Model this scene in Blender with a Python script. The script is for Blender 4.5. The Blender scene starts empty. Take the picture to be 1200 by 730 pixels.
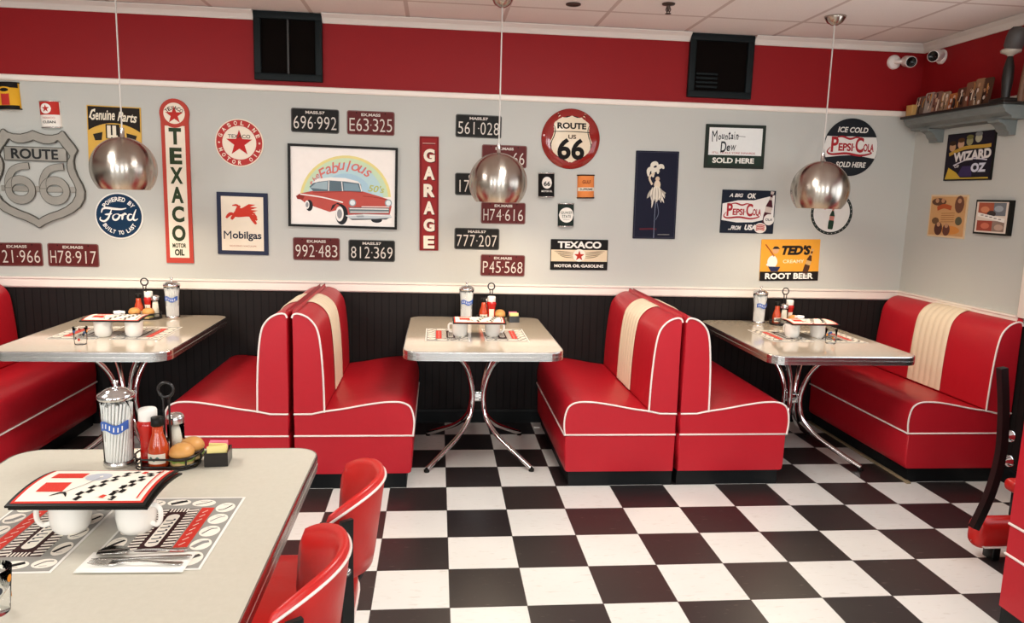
import bpy, bmesh, math, random
from mathutils import Vector, Matrix, Euler
random.seed(7)
S = bpy.context.scene
COL = S.collection
PI = math.pi
# ------------------------------------------------------------------ camera
FPX, YAW, PITCH, ROLL = 879.666, .1022, .1544, .0282
CAM = Vector((-.0683, -4.2456, 1.5989))
def cam_axes():
    cy, sy, cp, sp = math.cos(YAW), math.sin(YAW), math.cos(PITCH), math.sin(PITCH)
    fwd = Vector((sy*cp, cy*cp, -sp)); right = Vector((cy, -sy, 0)); up = right.cross(fwd)
    cr, sr = math.cos(ROLL), math.sin(ROLL)
    return cr*right+sr*up, -sr*right+cr*up, fwd
R_, U_, F_ = cam_axes()
cd = bpy.data.cameras.new('camera'); cam = bpy.data.objects.new('camera', cd); COL.objects.link(cam)
cam.matrix_world = Matrix(((R_.x, U_.x, -F_.x, CAM.x), (R_.y, U_.y, -F_.y, CAM.y), (R_.z, U_.z, -F_.z, CAM.z), (0, 0, 0, 1)))
cd.sensor_fit = 'HORIZONTAL'; cd.sensor_width = 36; cd.lens = 36*FPX/1200; cd.clip_start = .05; cd.clip_end = 60
S.camera = cam
YW, XW, ZC = .887, 3.293, 2.705          # back wall, right wall, ceiling
def ray(px, py): return R_*((px-600)/FPX) + U_*(-(py-365)/FPX) + F_
def on_y(px, py, Y=YW):
    d = ray(px, py); return CAM + d*((Y-CAM.y)/d.y)
def on_x(px, py, X=XW):
    d = ray(px, py); return CAM + d*((X-CAM.x)/d.x)

# ------------------------------------------------------------------ materials
def lin(h):
    h = h.lstrip('#'); o = []
    for i in (0, 2, 4):
        c = int(h[i:i+2], 16)/255; o.append(c/12.92 if c <= .04045 else ((c+.055)/1.055)**2.4)
    return (*o, 1)
MATS = {}
def mat(name, col, rough=.5, metal=0, bump=0, bscale=60, vary=0, vscale=8, spec=.5, coat=0, trans=0, ior=1.45, emit=0, aniso=0):
    if name in MATS: return MATS[name]
    m = bpy.data.materials.new(name); m.use_nodes = True
    nt = m.node_tree; b = nt.nodes['Principled BSDF']
    c = lin(col) if isinstance(col, str) else col
    b.inputs['Base Color'].default_value = c
    b.inputs['Roughness'].default_value = rough; b.inputs['Metallic'].default_value = metal
    b.inputs['Specular IOR Level'].default_value = spec; b.inputs['Coat Weight'].default_value = coat
    b.inputs['Coat Roughness'].default_value = .08
    b.inputs['Transmission Weight'].default_value = trans; b.inputs['IOR'].default_value = ior
    if emit:
        b.inputs['Emission Color'].default_value = c; b.inputs['Emission Strength'].default_value = emit
    tc = nt.nodes.new('ShaderNodeTexCoord')
    if vary:
        n = nt.nodes.new('ShaderNodeTexNoise'); n.inputs['Scale'].default_value = vscale; n.inputs['Detail'].default_value = 4
        nt.links.new(tc.outputs['Object'], n.inputs['Vector'])
        mx = nt.nodes.new('ShaderNodeMix'); mx.data_type = 'RGBA'
        mx.inputs['A'].default_value = tuple(x*(1-vary) for x in c[:3])+(1,); mx.inputs['B'].default_value = tuple(min(1, x*(1+vary)) for x in c[:3])+(1,)
        nt.links.new(n.outputs['Fac'], mx.inputs['Factor']); nt.links.new(mx.outputs['Result'], b.inputs['Base Color'])
    if bump:
        n = nt.nodes.new('ShaderNodeTexNoise'); n.inputs['Scale'].default_value = bscale; n.inputs['Detail'].default_value = 3
        nt.links.new(tc.outputs['Object'], n.inputs['Vector'])
        bp = nt.nodes.new('ShaderNodeBump'); bp.inputs['Strength'].default_value = bump; bp.inputs['Distance'].default_value = .01
        nt.links.new(n.outputs['Fac'], bp.inputs['Height']); nt.links.new(bp.outputs['Normal'], b.inputs['Normal'])
    if aniso:
        b.inputs['Anisotropic'].default_value = aniso; b.inputs['Anisotropic Rotation'].default_value = .25
        t = nt.nodes.new('ShaderNodeTangent'); t.direction_type = 'RADIAL'; t.axis = 'Z'
        nt.links.new(t.outputs['Tangent'], b.inputs['Tangent'])
    MATS[name] = m; return m
def P(col, rough=.45):                       # printed ink
    return mat('ink_'+col.lstrip('#'), col, max(rough, .15) if rough < .4 else .6, spec=.35 if rough < .4 else .12, vary=.04, vscale=30)

RED = mat('red_vinyl', '#b81c29', .38, bump=.12, bscale=22, vary=.06, vscale=3, spec=.4)
CHAIRRED = mat('chair_red_vinyl', '#c4231f', .32, bump=.05, bscale=40, vary=.05, vscale=5)
PIPE = mat('white_piping', '#efe2da', .4, vary=.03)
CREAM = mat('cream_vinyl', '#eedcc0', .4, bump=.08, bscale=40, vary=.05)
KICK = mat('black_kick', '#131516', .5, vary=.2, vscale=6, spec=.2)
BLACKMETAL = mat('black_metal', '#0d1010', .32, vary=.1)
BLACKPL = mat('black_plastic', '#15130f', .45, vary=.1, spec=.2)
CHROME = mat('chrome', '#e2e2e2', .09, 1, vary=.03)
STEEL = mat('steel', '#d4d2cf', .24, 1, vary=.04)
CUTLERY = mat('cutlery_steel', '#b9b6b0', .18, 1, vary=.04)
PEND = mat('brushed_nickel', '#bdb4a9', .25, 1, vary=.04, vscale=3, aniso=.8)
PENDIN = mat('pendant_inside', '#e8dcc8', .5, vary=.03)
CORD = mat('grey_cord', '#c9c2ba', .5, vary=.05)
WHITE = mat('white_ceramic', '#f1ece2', .18, vary=.02)
PAPER = mat('white_paper', '#f0ece4', .7, vary=.03)
def thin_glass():
    m = bpy.data.materials.new('clear_glass'); m.use_nodes = True; nt = m.node_tree
    for n in list(nt.nodes):
        if n.type == 'BSDF_PRINCIPLED': nt.nodes.remove(n)
    out = [n for n in nt.nodes if n.type == 'OUTPUT_MATERIAL'][0]
    tr, gl, lw, mx = (nt.nodes.new('ShaderNode'+k) for k in ('BsdfTransparent', 'BsdfGlossy', 'LayerWeight', 'MixShader'))
    tr.inputs[0].default_value = (.97, .98, .98, 1); gl.inputs['Roughness'].default_value = .04; lw.inputs['Blend'].default_value = .1
    nt.links.new(lw.outputs['Fresnel'], mx.inputs[0]); nt.links.new(tr.outputs[0], mx.inputs[1]); nt.links.new(gl.outputs[0], mx.inputs[2]); nt.links.new(mx.outputs[0], out.inputs[0])
    return m
GLASS = thin_glass()
TRIMW = mat('white_trim', '#ede3d8', .45, bump=.03, bscale=30, vary=.03)
WOODLT = mat('light_wood', '#c69a58', .5, vary=.15, vscale=20)

# ------------------------------------------------------------------ mesh builder
class MB:
    def __init__(s): s.v = []; s.f = []; s.m = []; s.s = []; s.mats = []
    def mi(s, m):
        if m not in s.mats: s.mats.append(m)
        return s.mats.index(m)
    def add(s, vs, fs, m, smooth=False, T=None):
        b = len(s.v); i = s.mi(m)
        for p in vs:
            p = Vector(p); s.v.append(tuple(T @ p) if T else tuple(p))
        for f in fs: s.f.append([b+k for k in f]); s.m.append(i); s.s.append(smooth)
        return s
    def box(s, x0, x1, y0, y1, z0, z1, m, T=None):
        vs = [(x, y, z) for z in (z0, z1) for y in (y0, y1) for x in (x0, x1)]
        return s.add(vs, [(0, 2, 3, 1), (4, 5, 7, 6), (0, 1, 5, 4), (2, 6, 7, 3), (0, 4, 6, 2), (1, 3, 7, 5)], m, False, T)
    def rbox(s, x0, x1, y0, y1, z0, z1, r, m, seg=3, T=None, smooth=True):
        bm = bmesh.new(); bmesh.ops.create_cube(bm, size=1)
        for v in bm.verts: v.co = Vector(((x0+x1)/2+v.co.x*(x1-x0), (y0+y1)/2+v.co.y*(y1-y0), (z0+z1)/2+v.co.z*(z1-z0)))
        bmesh.ops.bevel(bm, geom=bm.edges[:], offset=r, segments=seg, affect='EDGES', profile=.5)
        bm.verts.index_update()
        s.add([v.co.copy() for v in bm.verts], [[v.index for v in f.verts] for f in bm.faces], m, smooth, T); bm.free(); return s
    def prism(s, pts, z0, z1, m, T=None, smooth=False, side=None):
        n = len(pts)
        s.add([(p[0], p[1], z0) for p in pts]+[], [list(range(n))[::-1]], m, False, T)
        s.add([(p[0], p[1], z1) for p in pts], [list(range(n))], m, False, T)
        s.add([(p[0], p[1], z0) for p in pts]+[(p[0], p[1], z1) for p in pts], [(i, (i+1) % n, n+(i+1) % n, n+i) for i in range(n)], side or m, smooth, T)
        return s
    def poly(s, pts, m, T=None): return s.add(pts, [list(range(len(pts)))], m, False, T)
    def lathe(s, prof, m, seg=24, T=None, cap=True, smooth=True):
        n = len(prof); vs = []; fs = []
        for k in range(seg):
            a = 2*PI*k/seg
            for r, z in prof: vs.append((r*math.cos(a), r*math.sin(a), z))
        for k in range(seg):
            k2 = (k+1) % seg
            for i in range(n-1): fs.append((k*n+i, k2*n+i, k2*n+i+1, k*n+i+1))
        s.add(vs, fs, m, smooth, T)
        if cap:
            for i in (0, n-1):
                if prof[i][0] > 1e-4: s.add([vs[k*n+i] for k in range(seg)], [list(range(seg))], m, False, T)
        return s
    def tube(s, path, r, m, seg=8, closed=False, T=None, cap=True, flat=None):
        P_ = [Vector(p) for p in path]; n = len(P_)
        rings = []; prev = None
        for i in range(n):
            if closed: t = P_[(i+1) % n]-P_[i-1]
            else: t = P_[min(i+1, n-1)]-P_[max(i-1, 0)]
            t.normalize()
            if prev is None:
                ref = Vector((0, 0, 1)) if abs(t.z) < .9 else Vector((1, 0, 0))
                nn = t.cross(ref).normalized()
            else:
                nn = prev - t*prev.dot(t)
                nn = nn.normalized() if nn.length > 1e-6 else t.orthogonal().normalized()
            prev = nn; bb = t.cross(nn)
            rr = r[i] if isinstance(r, (list, tuple)) else r
            rings.append([P_[i]+nn*(rr*math.cos(2*PI*k/seg))+bb*((rr if flat is None else flat)*math.sin(2*PI*k/seg)) for k in range(seg)])
        vs = [p for ring in rings for p in ring]; fs = []
        for i in range(n if closed else n-1):
            j = (i+1) % n
            for k in range(seg): fs.append((i*seg+k, i*seg+(k+1) % seg, j*seg+(k+1) % seg, j*seg+k))
        s.add(vs, fs, m, True, T)
        if cap and not closed:
            s.add(rings[0], [list(range(seg))[::-1]], m, False, T); s.add(rings[-1], [list(range(seg))], m, False, T)
        return s
    def grid(s, rows, m, smooth=True, T=None, closeu=False):
        nu = len(rows[0]); vs = [p for r in rows for p in r]; fs = []
        for i in range(len(rows)-1):
            for k in range(nu if closeu else nu-1):
                k2 = (k+1) % nu; fs.append((i*nu+k, i*nu+k2, (i+1)*nu+k2, (i+1)*nu+k))
        return s.add(vs, fs, m, smooth, T)
    def build(s, name, parent=None, loc=None, rot=None, recalc=True, weld=False):
        me = bpy.data.meshes.new(name)
        me.from_pydata([tuple(v) for v in s.v], [], s.f)
        for m in s.mats: me.materials.append(m)
        me.polygons.foreach_set('material_index', s.m); me.polygons.foreach_set('use_smooth', s.s)
        if recalc or weld:
            bm = bmesh.new(); bm.from_mesh(me)
            if weld: bmesh.ops.remove_doubles(bm, verts=bm.verts[:], dist=1e-5)
            if recalc: bmesh.ops.recalc_face_normals(bm, faces=bm.faces[:])
            bm.to_mesh(me); bm.free()
        me.update()
        o = bpy.data.objects.new(name, me); COL.objects.link(o)
        if parent: o.parent = parent
        if loc is not None: o.location = loc
        if rot is not None: o.rotation_euler = rot
        return o
def tag(o, label, cat, group=None, kind=None):
    if label: o['label'] = label
    if cat: o['category'] = cat
    if group: o['group'] = group
    if kind: o['kind'] = kind
    return o
def thing(name, label, cat, loc=(0, 0, 0), rot=(0, 0, 0), group=None):
    o = bpy.data.objects.new(name, None); COL.objects.link(o); o.empty_display_size = .1
    o.location = loc; o.rotation_euler = rot
    return tag(o, label, cat, group)
def dup(o, loc=None, rz=None, label=None, group=None, parent=None):
    c = o.copy(); COL.objects.link(c)
    if parent: c.parent = parent
    if loc is not None: c.location = loc
    if rz is not None: c.rotation_euler = (c.rotation_euler[0], c.rotation_euler[1], rz)
    if label: c['label'] = label
    if group: c['group'] = group
    for ch in list(o.children): dup(ch, parent=c)
    return c
def struct(mb, name, **k):
    o = mb.build(name, **k); o['kind'] = 'structure'; return o
def spline(pts, n=8, closed=False):
    pts = [Vector(p) for p in pts]; out = []; N = len(pts)
    rng = range(N if closed else N-1)
    for i in rng:
        if closed: a, b, c, d = pts[i-1], pts[i], pts[(i+1) % N], pts[(i+2) % N]
        else: a, b, c, d = pts[max(i-1, 0)], pts[i], pts[i+1], pts[min(i+2, N-1)]
        for k in range(n):
            t = k/n
            out.append(.5*((2*b)+(c-a)*t+(2*a-5*b+4*c-d)*t*t+(3*b-a-3*c+d)*t**3))
    if not closed: out.append(pts[-1])
    return out
def rrect(w, h, r, n=5, cx=0, cy=0):
    o = []
    for sx, sy, a0 in ((1, 1, 0), (-1, 1, 90), (-1, -1, 180), (1, -1, 270)):
        for k in range(n+1):
            a = math.radians(a0+90*k/n); o.append((cx+sx*(w/2-r)+r*math.cos(a), cy+sy*(h/2-r)+r*math.sin(a)))
    return o
def ell(cx, cy, rx, ry=None, n=32, a0=0, a1=360):
    ry = rx if ry is None else ry
    full = abs(a1-a0) >= 360
    return [(cx+rx*math.cos(math.radians(a0+(a1-a0)*k/(n if full else n-1))), cy+ry*math.sin(math.radians(a0+(a1-a0)*k/(n if full else n-1)))) for k in range(n)]

# ------------------------------------------------------------------ flat artwork (inks on signs)
_GL = {}
def glyphs(body, bold=0., shear=0., res=4):
    k = (body, bold, shear)
    if k in _GL: return _GL[k]
    cu = bpy.data.curves.new('t', 'FONT'); cu.body = body; cu.size = 1; cu.resolution_u = res; cu.offset = bold; cu.shear = shear
    ob = bpy.data.objects.new('t', cu); COL.objects.link(ob)
    dg = bpy.context.evaluated_depsgraph_get(); dg.update()
    me = bpy.data.meshes.new_from_object(ob.evaluated_get(dg))
    vs = [(v.co.x, v.co.y) for v in me.vertices]; fs = [list(p.vertices) for p in me.polygons]
    if bold and vs:
        base = glyphs(body, 0., shear, res)[0]; g = abs(bold)*1.05
        bx = (min(v[0] for v in base)-g, max(v[0] for v in base)+g, min(v[1] for v in base)-g, max(v[1] for v in base)+g)
        vs = [(min(max(x, bx[0]), bx[1]), min(max(y, bx[2]), bx[3])) for x, y in vs]
    def sarea(f): return sum(vs[a][0]*vs[b][1]-vs[b][0]*vs[a][1] for a, b in zip(f, f[1:]+f[:1]))
    tot = sum(sarea(f) for f in fs)
    fs = [f for f in fs if sarea(f)*tot > 0 and abs(sarea(f)) > 1e-7]
    bpy.data.objects.remove(ob); bpy.data.curves.remove(cu); bpy.data.meshes.remove(me)
    _GL[k] = (vs, fs); return _GL[k]
class Art(MB):
    """2-D drawing in metres: u right, v up, on a surface w = surf(u, v) + layer"""
    def __init__(s, base=0., surf=None): MB.__init__(s); s.base = base; s.surf = surf; s.k = 0
    def w(s, u, v, L): return s.base + L*.0006 + (s.surf(u, v) if s.surf else 0)
    def fill(s, pts, m, L=1):
        s.k += .01; L += s.k
        s.poly([(p[0], p[1], s.w(p[0], p[1], L)) for p in pts], m)
        return s
    def rect(s, x0, y0, x1, y1, m, L=1): return s.fill([(x0, y0), (x1, y0), (x1, y1), (x0, y1)], m, L)
    def oval(s, cx, cy, rx, ry, m, L=1, n=28): return s.fill(ell(cx, cy, rx, ry, n), m, L)
    def ring(s, cx, cy, r0, r1, m, L=1, n=40, ry=1.):
        a, b = ell(cx, cy, r0, r0*ry, n), ell(cx, cy, r1, r1*ry, n)
        return s.add([(p[0], p[1], s.w(p[0], p[1], L)) for p in a+b], [(i, (i+1) % n, n+(i+1) % n, n+i) for i in range(n)], m)
    def frame(s, x0, y0, x1, y1, t, m, L=1):
        s.rect(x0, y0, x1, y0+t, m, L); s.rect(x0, y1-t, x1, y1, m, L); s.rect(x0, y0+t, x0+t, y1-t, m, L); s.rect(x1-t, y0+t, x1, y1-t, m, L); return s
    def star(s, cx, cy, r, m, L=1, k=.4):
        pts = [(cx+(r if i % 2 == 0 else r*k)*math.sin(PI*i/5), cy+(r if i % 2 == 0 else r*k)*math.cos(PI*i/5)) for i in range(10)]
        return s.fill(pts, m, L)
    def stroke(s, pts, wd, m, L=1, n=6, smooth=True, closed=False):
        s.k += .01; L += s.k
        p = [Vector((a[0], a[1], 0)) for a in pts]
        if smooth and len(p) > 2: p = spline(p, n, closed)
        N = len(p); l = []; r = []
        for i in range(N):
            t = (p[(i+1) % N]-p[i-1]) if closed else (p[min(i+1, N-1)]-p[max(i-1, 0)])
            t.normalize(); q = Vector((-t.y, t.x, 0))
            ww = wd if not isinstance(wd, (list, tuple)) else wd[0]+(wd[1]-wd[0])*math.sin(PI*i/max(1, N-1))
            l.append(p[i]+q*ww/2); r.append(p[i]-q*ww/2)
        vs = [(a.x, a.y, s.w(a.x, a.y, L)) for a in l+r]
        return s.add(vs, [(i, (i+1) % N, N+(i+1) % N, N+i) for i in range(N if closed else N-1)], m)
    def text(s, body, cx, cy, w, h, m, L=2, bold=.02, shear=0., rot=0., fit=True, sh=None):
        vs, fs = glyphs(body, bold, shear); s.k += .01; L += s.k
        if not vs: return s
        x0, x1 = min(v[0] for v in vs), max(v[0] for v in vs); y0, y1 = min(v[1] for v in vs), max(v[1] for v in vs)
        sy = h/(y1-y0); sx = w/(x1-x0) if w else sy
        c, sn = math.cos(rot), math.sin(rot); out = []
        for x, y in vs:
            X, Y = (x-(x0+x1)/2)*sx, (y-(y0+y1)/2)*sy
            u, v = cx+X*c-Y*sn, cy+X*sn+Y*c
            out.append((u, v, s.w(u, v, L)))
        return s.add(out, fs, m)
    def arc(s, body, cx, cy, r, h, a_mid, span, m, L=2, bold=.02, cw=.8, flip=False, ry=1.):
        """letters along a circle; a_mid, span in degrees; flip = reading along the bottom"""
        n = len(body)
        for i, ch in enumerate(body):
            if ch == ' ': continue
            t = (i-(n-1)/2)/max(1, n-1)*span
            a = math.radians(a_mid-t if not flip else a_mid+t)
            u, v = cx+r*math.cos(a), cy+r*ry*math.sin(a)
            narrow = {'I': .28, '1': .4, "'": .3, '.': .25}.get(ch, 1)
            hh = h if ch not in ".·" else h*.2
            s.text(ch, u, v, h*cw*narrow, hh, m, L, bold, 0, a-PI/2 if not flip else a+PI/2)
        return s
BACK_ROT = (PI/2, 0, 0); RIGHT_ROT = (PI/2, 0, -PI/2)
def placed(corners, wall='back'):
    """four pixel corners tl tr br bl of a flat sign -> centre, width, height, tilt"""
    pt = [on_y(*c) if wall == 'back' else on_x(*c) for c in corners]
    if wall == 'back': q = [(p.x, p.z) for p in pt]
    else: q = [(-p.y, p.z) for p in pt]
    tl, tr, br, bl = [Vector(a) for a in q]
    c = (tl+tr+br+bl)/4; w = ((tr-tl).length+(br-bl).length)/2; h = ((tl-bl).length+(tr-br).length)/2
    d = (tr-tl)+(br-bl); tilt = math.atan2(d.y, d.x)
    pos = Vector((c.x, YW, c.y)) if wall == 'back' else Vector((XW, -c.x, c.y))
    return pos, w, h, tilt
def sign_root(mb, name, label, cat, pos, tilt=0, wall='back', group=None):
    o = mb.build(name); o.location = pos
    o.rotation_euler = (Matrix.Rotation(0 if wall == 'back' else -PI/2, 4, 'Z') @ Matrix.Rotation(PI/2, 4, 'X') @ Matrix.Rotation(tilt, 4, 'Z')).to_euler()
    return tag(o, label, cat, group)
# ------------------------------------------------------------------ room shell
def wallmat(name, col): return mat(name, col, .62, bump=.05, bscale=90, vary=.03, vscale=1.2, spec=.25)
GREY = wallmat('grey_wall_paint', '#bcbcb5'); REDW = mat('red_wall_paint', '#8d171b', .5, bump=.05, bscale=90, vary=.04, vscale=1.2, spec=.2)
def node_mat(name, rough=.5, spec=.5):
    m = bpy.data.materials.new(name); m.use_nodes = True; nt = m.node_tree; b = nt.nodes['Principled BSDF']
    b.inputs['Roughness'].default_value = rough; b.inputs['Specular IOR Level'].default_value = spec
    return m, nt, b
def N(nt, t, **k):
    n = nt.nodes.new(t)
    for a, v in k.items(): setattr(n, a, v)
    return n
def mth(nt, op, a, b=None, c=None):
    n = nt.nodes.new('ShaderNodeMath'); n.operation = op
    for i, v in enumerate((a, b, c)):
        if v is None: continue
        if isinstance(v, (int, float)): n.inputs[i].default_value = v
        else: nt.links.new(v, n.inputs[i])
    return n.outputs[0]
def mixc(nt, f, a, b):
    n = nt.nodes.new('ShaderNodeMix'); n.data_type = 'RGBA'
    if isinstance(f, (int, float)): n.inputs['Factor'].default_value = f
    else: nt.links.new(f, n.inputs['Factor'])
    for k, v in (('A', a), ('B', b)):
        if isinstance(v, tuple): n.inputs[k].default_value = v
        else: nt.links.new(v, n.inputs[k])
    return n.outputs['Result']
def floor_mat():
    m, nt, b = node_mat('checker_vinyl_tile', .3, .5)
    T = .3048
    g = N(nt, 'ShaderNodeNewGeometry'); sp = N(nt, 'ShaderNodeSeparateXYZ'); nt.links.new(g.outputs['Position'], sp.inputs[0])
    u = mth(nt, 'DIVIDE', sp.outputs[0], T); v = mth(nt, 'DIVIDE', sp.outputs[1], T)
    fu, fv = mth(nt, 'FLOOR', u), mth(nt, 'FLOOR', v)
    par = mth(nt, 'FLOORED_MODULO', mth(nt, 'ADD', fu, fv), 2.)           # 0 / 1
    cell = N(nt, 'ShaderNodeCombineXYZ'); nt.links.new(fu, cell.inputs[0]); nt.links.new(fv, cell.inputs[1])
    wn = N(nt, 'ShaderNodeTexWhiteNoise'); nt.links.new(cell.outputs[0], wn.inputs['Vector'])
    # streaky fleck, turned per tile parity
    mp = N(nt, 'ShaderNodeMapping'); mp.inputs['Scale'].default_value = (18, 70, 1); nt.links.new(g.outputs['Position'], mp.inputs['Vector'])
    n1 = N(nt, 'ShaderNodeTexNoise'); n1.inputs['Scale'].default_value = 1; n1.inputs['Detail'].default_value = 3; nt.links.new(mp.outputs[0], n1.inputs['Vector'])
    n2 = N(nt, 'ShaderNodeTexNoise'); n2.inputs['Scale'].default_value = 2.2; n2.inputs['Detail'].default_value = 4; nt.links.new(g.outputs['Position'], n2.inputs['Vector'])
    def ramp(sock, a, bb):
        r = N(nt, 'ShaderNodeMapRange'); r.inputs['From Min'].default_value = a; r.inputs['From Max'].default_value = bb; nt.links.new(sock, r.inputs['Value']); return r.outputs[0]
    fleck = ramp(n1.outputs['Fac'], .66, .74); fleck2 = ramp(n1.outputs['Fac'], .60, .72)
    dark = mixc(nt, wn.outputs['Value'], lin('#252122'), lin('#312a28'))
    dark = mixc(nt, mth(nt, 'MULTIPLY', fleck, .35), dark, lin('#8c7f76'))
    lightc = mixc(nt, n2.outputs['Fac'], lin('#d9d8d1'), lin('#e9e8e2'))
    lightc = mixc(nt, mth(nt, 'MULTIPLY', fleck2, .4), lightc, lin('#bdb5a6'))
    col = mixc(nt, par, lightc, dark)
    du = mth(nt, 'ABSOLUTE', mth(nt, 'SUBTRACT', mth(nt, 'FRACT', u), .5)); dv = mth(nt, 'ABSOLUTE', mth(nt, 'SUBTRACT', mth(nt, 'FRACT', v), .5))
    joint = mth(nt, 'GREATER_THAN', mth(nt, 'MAXIMUM', du, dv), .4945)
    col = mixc(nt, mth(nt, 'MULTIPLY', joint, .8), col, lin('#2c2624'))
    nt.links.new(col, b.inputs['Base Color'])
    rr = mth(nt, 'ADD', mth(nt, 'MULTIPLY', n2.outputs['Fac'], .2), .25); nt.links.new(rr, b.inputs['Roughness'])
    bp = N(nt, 'ShaderNodeBump'); bp.inputs['Strength'].default_value = .25; bp.inputs['Distance'].default_value = .002
    nt.links.new(mth(nt, 'SUBTRACT', n2.outputs['Fac'], joint), bp.inputs['Height']); nt.links.new(bp.outputs[0], b.inputs['Normal'])
    return m
def ceil_mat():
    m, nt, b = node_mat('acoustic_ceiling_tile', .85, .1)
    g = N(nt, 'ShaderNodeNewGeometry'); sp = N(nt, 'ShaderNodeSeparateXYZ'); nt.links.new(g.outputs['Position'], sp.inputs[0])
    u = mth(nt, 'DIVIDE', mth(nt, 'SUBTRACT', sp.outputs[0], .34), .61); v = mth(nt, 'DIVIDE', mth(nt, 'SUBTRACT', sp.outputs[1], .43), .61)
    du = mth(nt, 'ABSOLUTE', mth(nt, 'SUBTRACT', mth(nt, 'FRACT', u), .5)); dv = mth(nt, 'ABSOLUTE', mth(nt, 'SUBTRACT', mth(nt, 'FRACT', v), .5))
    line = mth(nt, 'GREATER_THAN', mth(nt, 'MAXIMUM', du, dv), .479)
    n1 = N(nt, 'ShaderNodeTexNoise'); n1.inputs['Scale'].default_value = 140; n1.inputs['Detail'].default_value = 3; nt.links.new(g.outputs['Position'], n1.inputs['Vector'])
    base = mixc(nt, n1.outputs['Fac'], lin('#e4d8d2'), lin('#f0e6e0'))
    nt.links.new(mixc(nt, line, base, lin('#cbb8b0')), b.inputs['Base Color'])
    bp = N(nt, 'ShaderNodeBump'); bp.inputs['Strength'].default_value = .4; bp.inputs['Distance'].default_value = .004
    nt.links.new(mth(nt, 'ADD', n1.outputs['Fac'], mth(nt, 'MULTIPLY', line, 1.5)), bp.inputs['Height']); nt.links.new(bp.outputs[0], b.inputs['Normal'])
    return m
def bead_mat():
    m, nt, b = node_mat('black_beadboard', .55, .12)
    g = N(nt, 'ShaderNodeNewGeometry'); sp = N(nt, 'ShaderNodeSeparateXYZ'); nt.links.new(g.outputs['Position'], sp.inputs[0])
    u = mth(nt, 'DIVIDE', mth(nt, 'ADD', sp.outputs[0], sp.outputs[1]), .05)
    d = mth(nt, 'ABSOLUTE', mth(nt, 'SUBTRACT', mth(nt, 'FRACT', u), .5))
    line = mth(nt, 'GREATER_THAN', d, .44)
    n1 = N(nt, 'ShaderNodeTexNoise'); n1.inputs['Scale'].default_value = 5; nt.links.new(g.outputs['Position'], n1.inputs['Vector'])
    base = mixc(nt, n1.outputs['Fac'], lin('#1c1918'), lin('#24201f'))
    nt.links.new(mixc(nt, line, base, lin('#141212')), b.inputs['Base Color'])
    bp = N(nt, 'ShaderNodeBump'); bp.inputs['Strength'].default_value = .6; bp.inputs['Distance'].default_value = .003
    nt.links.new(mth(nt, 'MULTIPLY', line, -1), bp.inputs['Height']); nt.links.new(bp.outputs[0], b.inputs['Normal'])
    return m
BEAD = bead_mat()
XL, YF, TH = -5.2, -7.0, .15
X2 = XW+TH; Y2 = YW+TH
struct(MB().box(XL-TH, X2, YF-TH, Y2, -.12, 0, floor_mat()), 'floor')
struct(MB().box(XL-TH, X2, YF-TH, Y2, ZC, ZC+.12, ceil_mat()), 'ceiling')
ZR0, ZR1, ZT0, ZT1, ZK = .918, .989, 2.216, 2.252, 2.648
def banded(mb, x0, x1, y0, y1, lo=0., hi=ZC):
    for z0, z1, m in ((0, ZR0+.02, BEAD), (ZR0+.02, ZT0+.015, GREY), (ZT0+.015, ZC, REDW)):
        a, b = max(lo, z0), min(hi, z1)
        if b > a: mb.box(x0, x1, y0, y1, a, b, m)
w = MB(); banded(w, XL-TH, X2, YW, Y2); struct(w, 'wall_back')
WY0, WY1, WZ0, WZ1 = -3.3, -.37, 1.02, 2.08              # window opening in the right wall
w = MB(); banded(w, XW, X2, WY1, YW); banded(w, XW, X2, YF, WY0); banded(w, XW, X2, WY0, WY1, 0, WZ0); banded(w, XW, X2, WY0, WY1, WZ1, ZC); struct(w, 'wall_right')
w = MB(); banded(w, XL-TH, XL, YF, YW); struct(w, 'wall_left')
FX0, FX1, FZ0, FZ1 = -4.6, 2.9, .75, 2.45                # windows in the front wall behind the viewer
w = MB(); 
NWIN, FWW = 4, 1.15; FWC = [FX0+FWW/2+(FX1-FX0-FWW)*k/(NWIN-1) for k in range(NWIN)]
ed_ = [XL-TH]+[v for c in FWC for v in (c-FWW/2, c+FWW/2)]+[X2]
for k in range(0, len(ed_), 2): banded(w, ed_[k], ed_[k+1], YF-TH, YF, FZ0 if 0 < k < len(ed_)-2 else 0, FZ1 if 0 < k < len(ed_)-2 else ZC)
banded(w, XL-TH, FX0, YF-TH, YF, 0, .01); banded(w, FX0, FX1, YF-TH, YF, 0, FZ0); banded(w, FX0, FX1, YF-TH, YF, FZ1, ZC); struct(w, 'wall_front')
WF = MB()
for c in FWC:
    for x in (c-FWW/2, c, c+FWW/2): WF.rbox(x-(.05 if x != c else .02), x+(.05 if x != c else .02), YF-.1, YF+.02, FZ0, FZ1, .008, TRIMW, 2)
WF.rbox(FX0-.05, FX1+.05, YF-.1, YF+.03, FZ1-.02, FZ1+.08, .008, TRIMW, 2); WF.rbox(FX0-.05, FX1+.05, YF-.1, YF+.06, FZ0-.06, FZ0+.02, .008, TRIMW, 2)
struct(WF, 'window_2')
WR = MB()
CAS = .1
WR.rbox(XW-.022, XW-.001, WY1, WY1+CAS, ZR1-.01, WZ1+CAS, .005, TRIMW, 2); WR.rbox(XW-.022, XW-.001, WY0-CAS, WY0, ZR1, WZ1+CAS, .005, TRIMW, 2)
WR.rbox(XW-.022, XW-.001, WY0, WY1, WZ1, WZ1+CAS, .005, TRIMW, 2); WR.rbox(XW-.04, XW+.1, WY0, WY1, WZ0-.03, WZ0, .005, TRIMW, 2)
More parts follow.
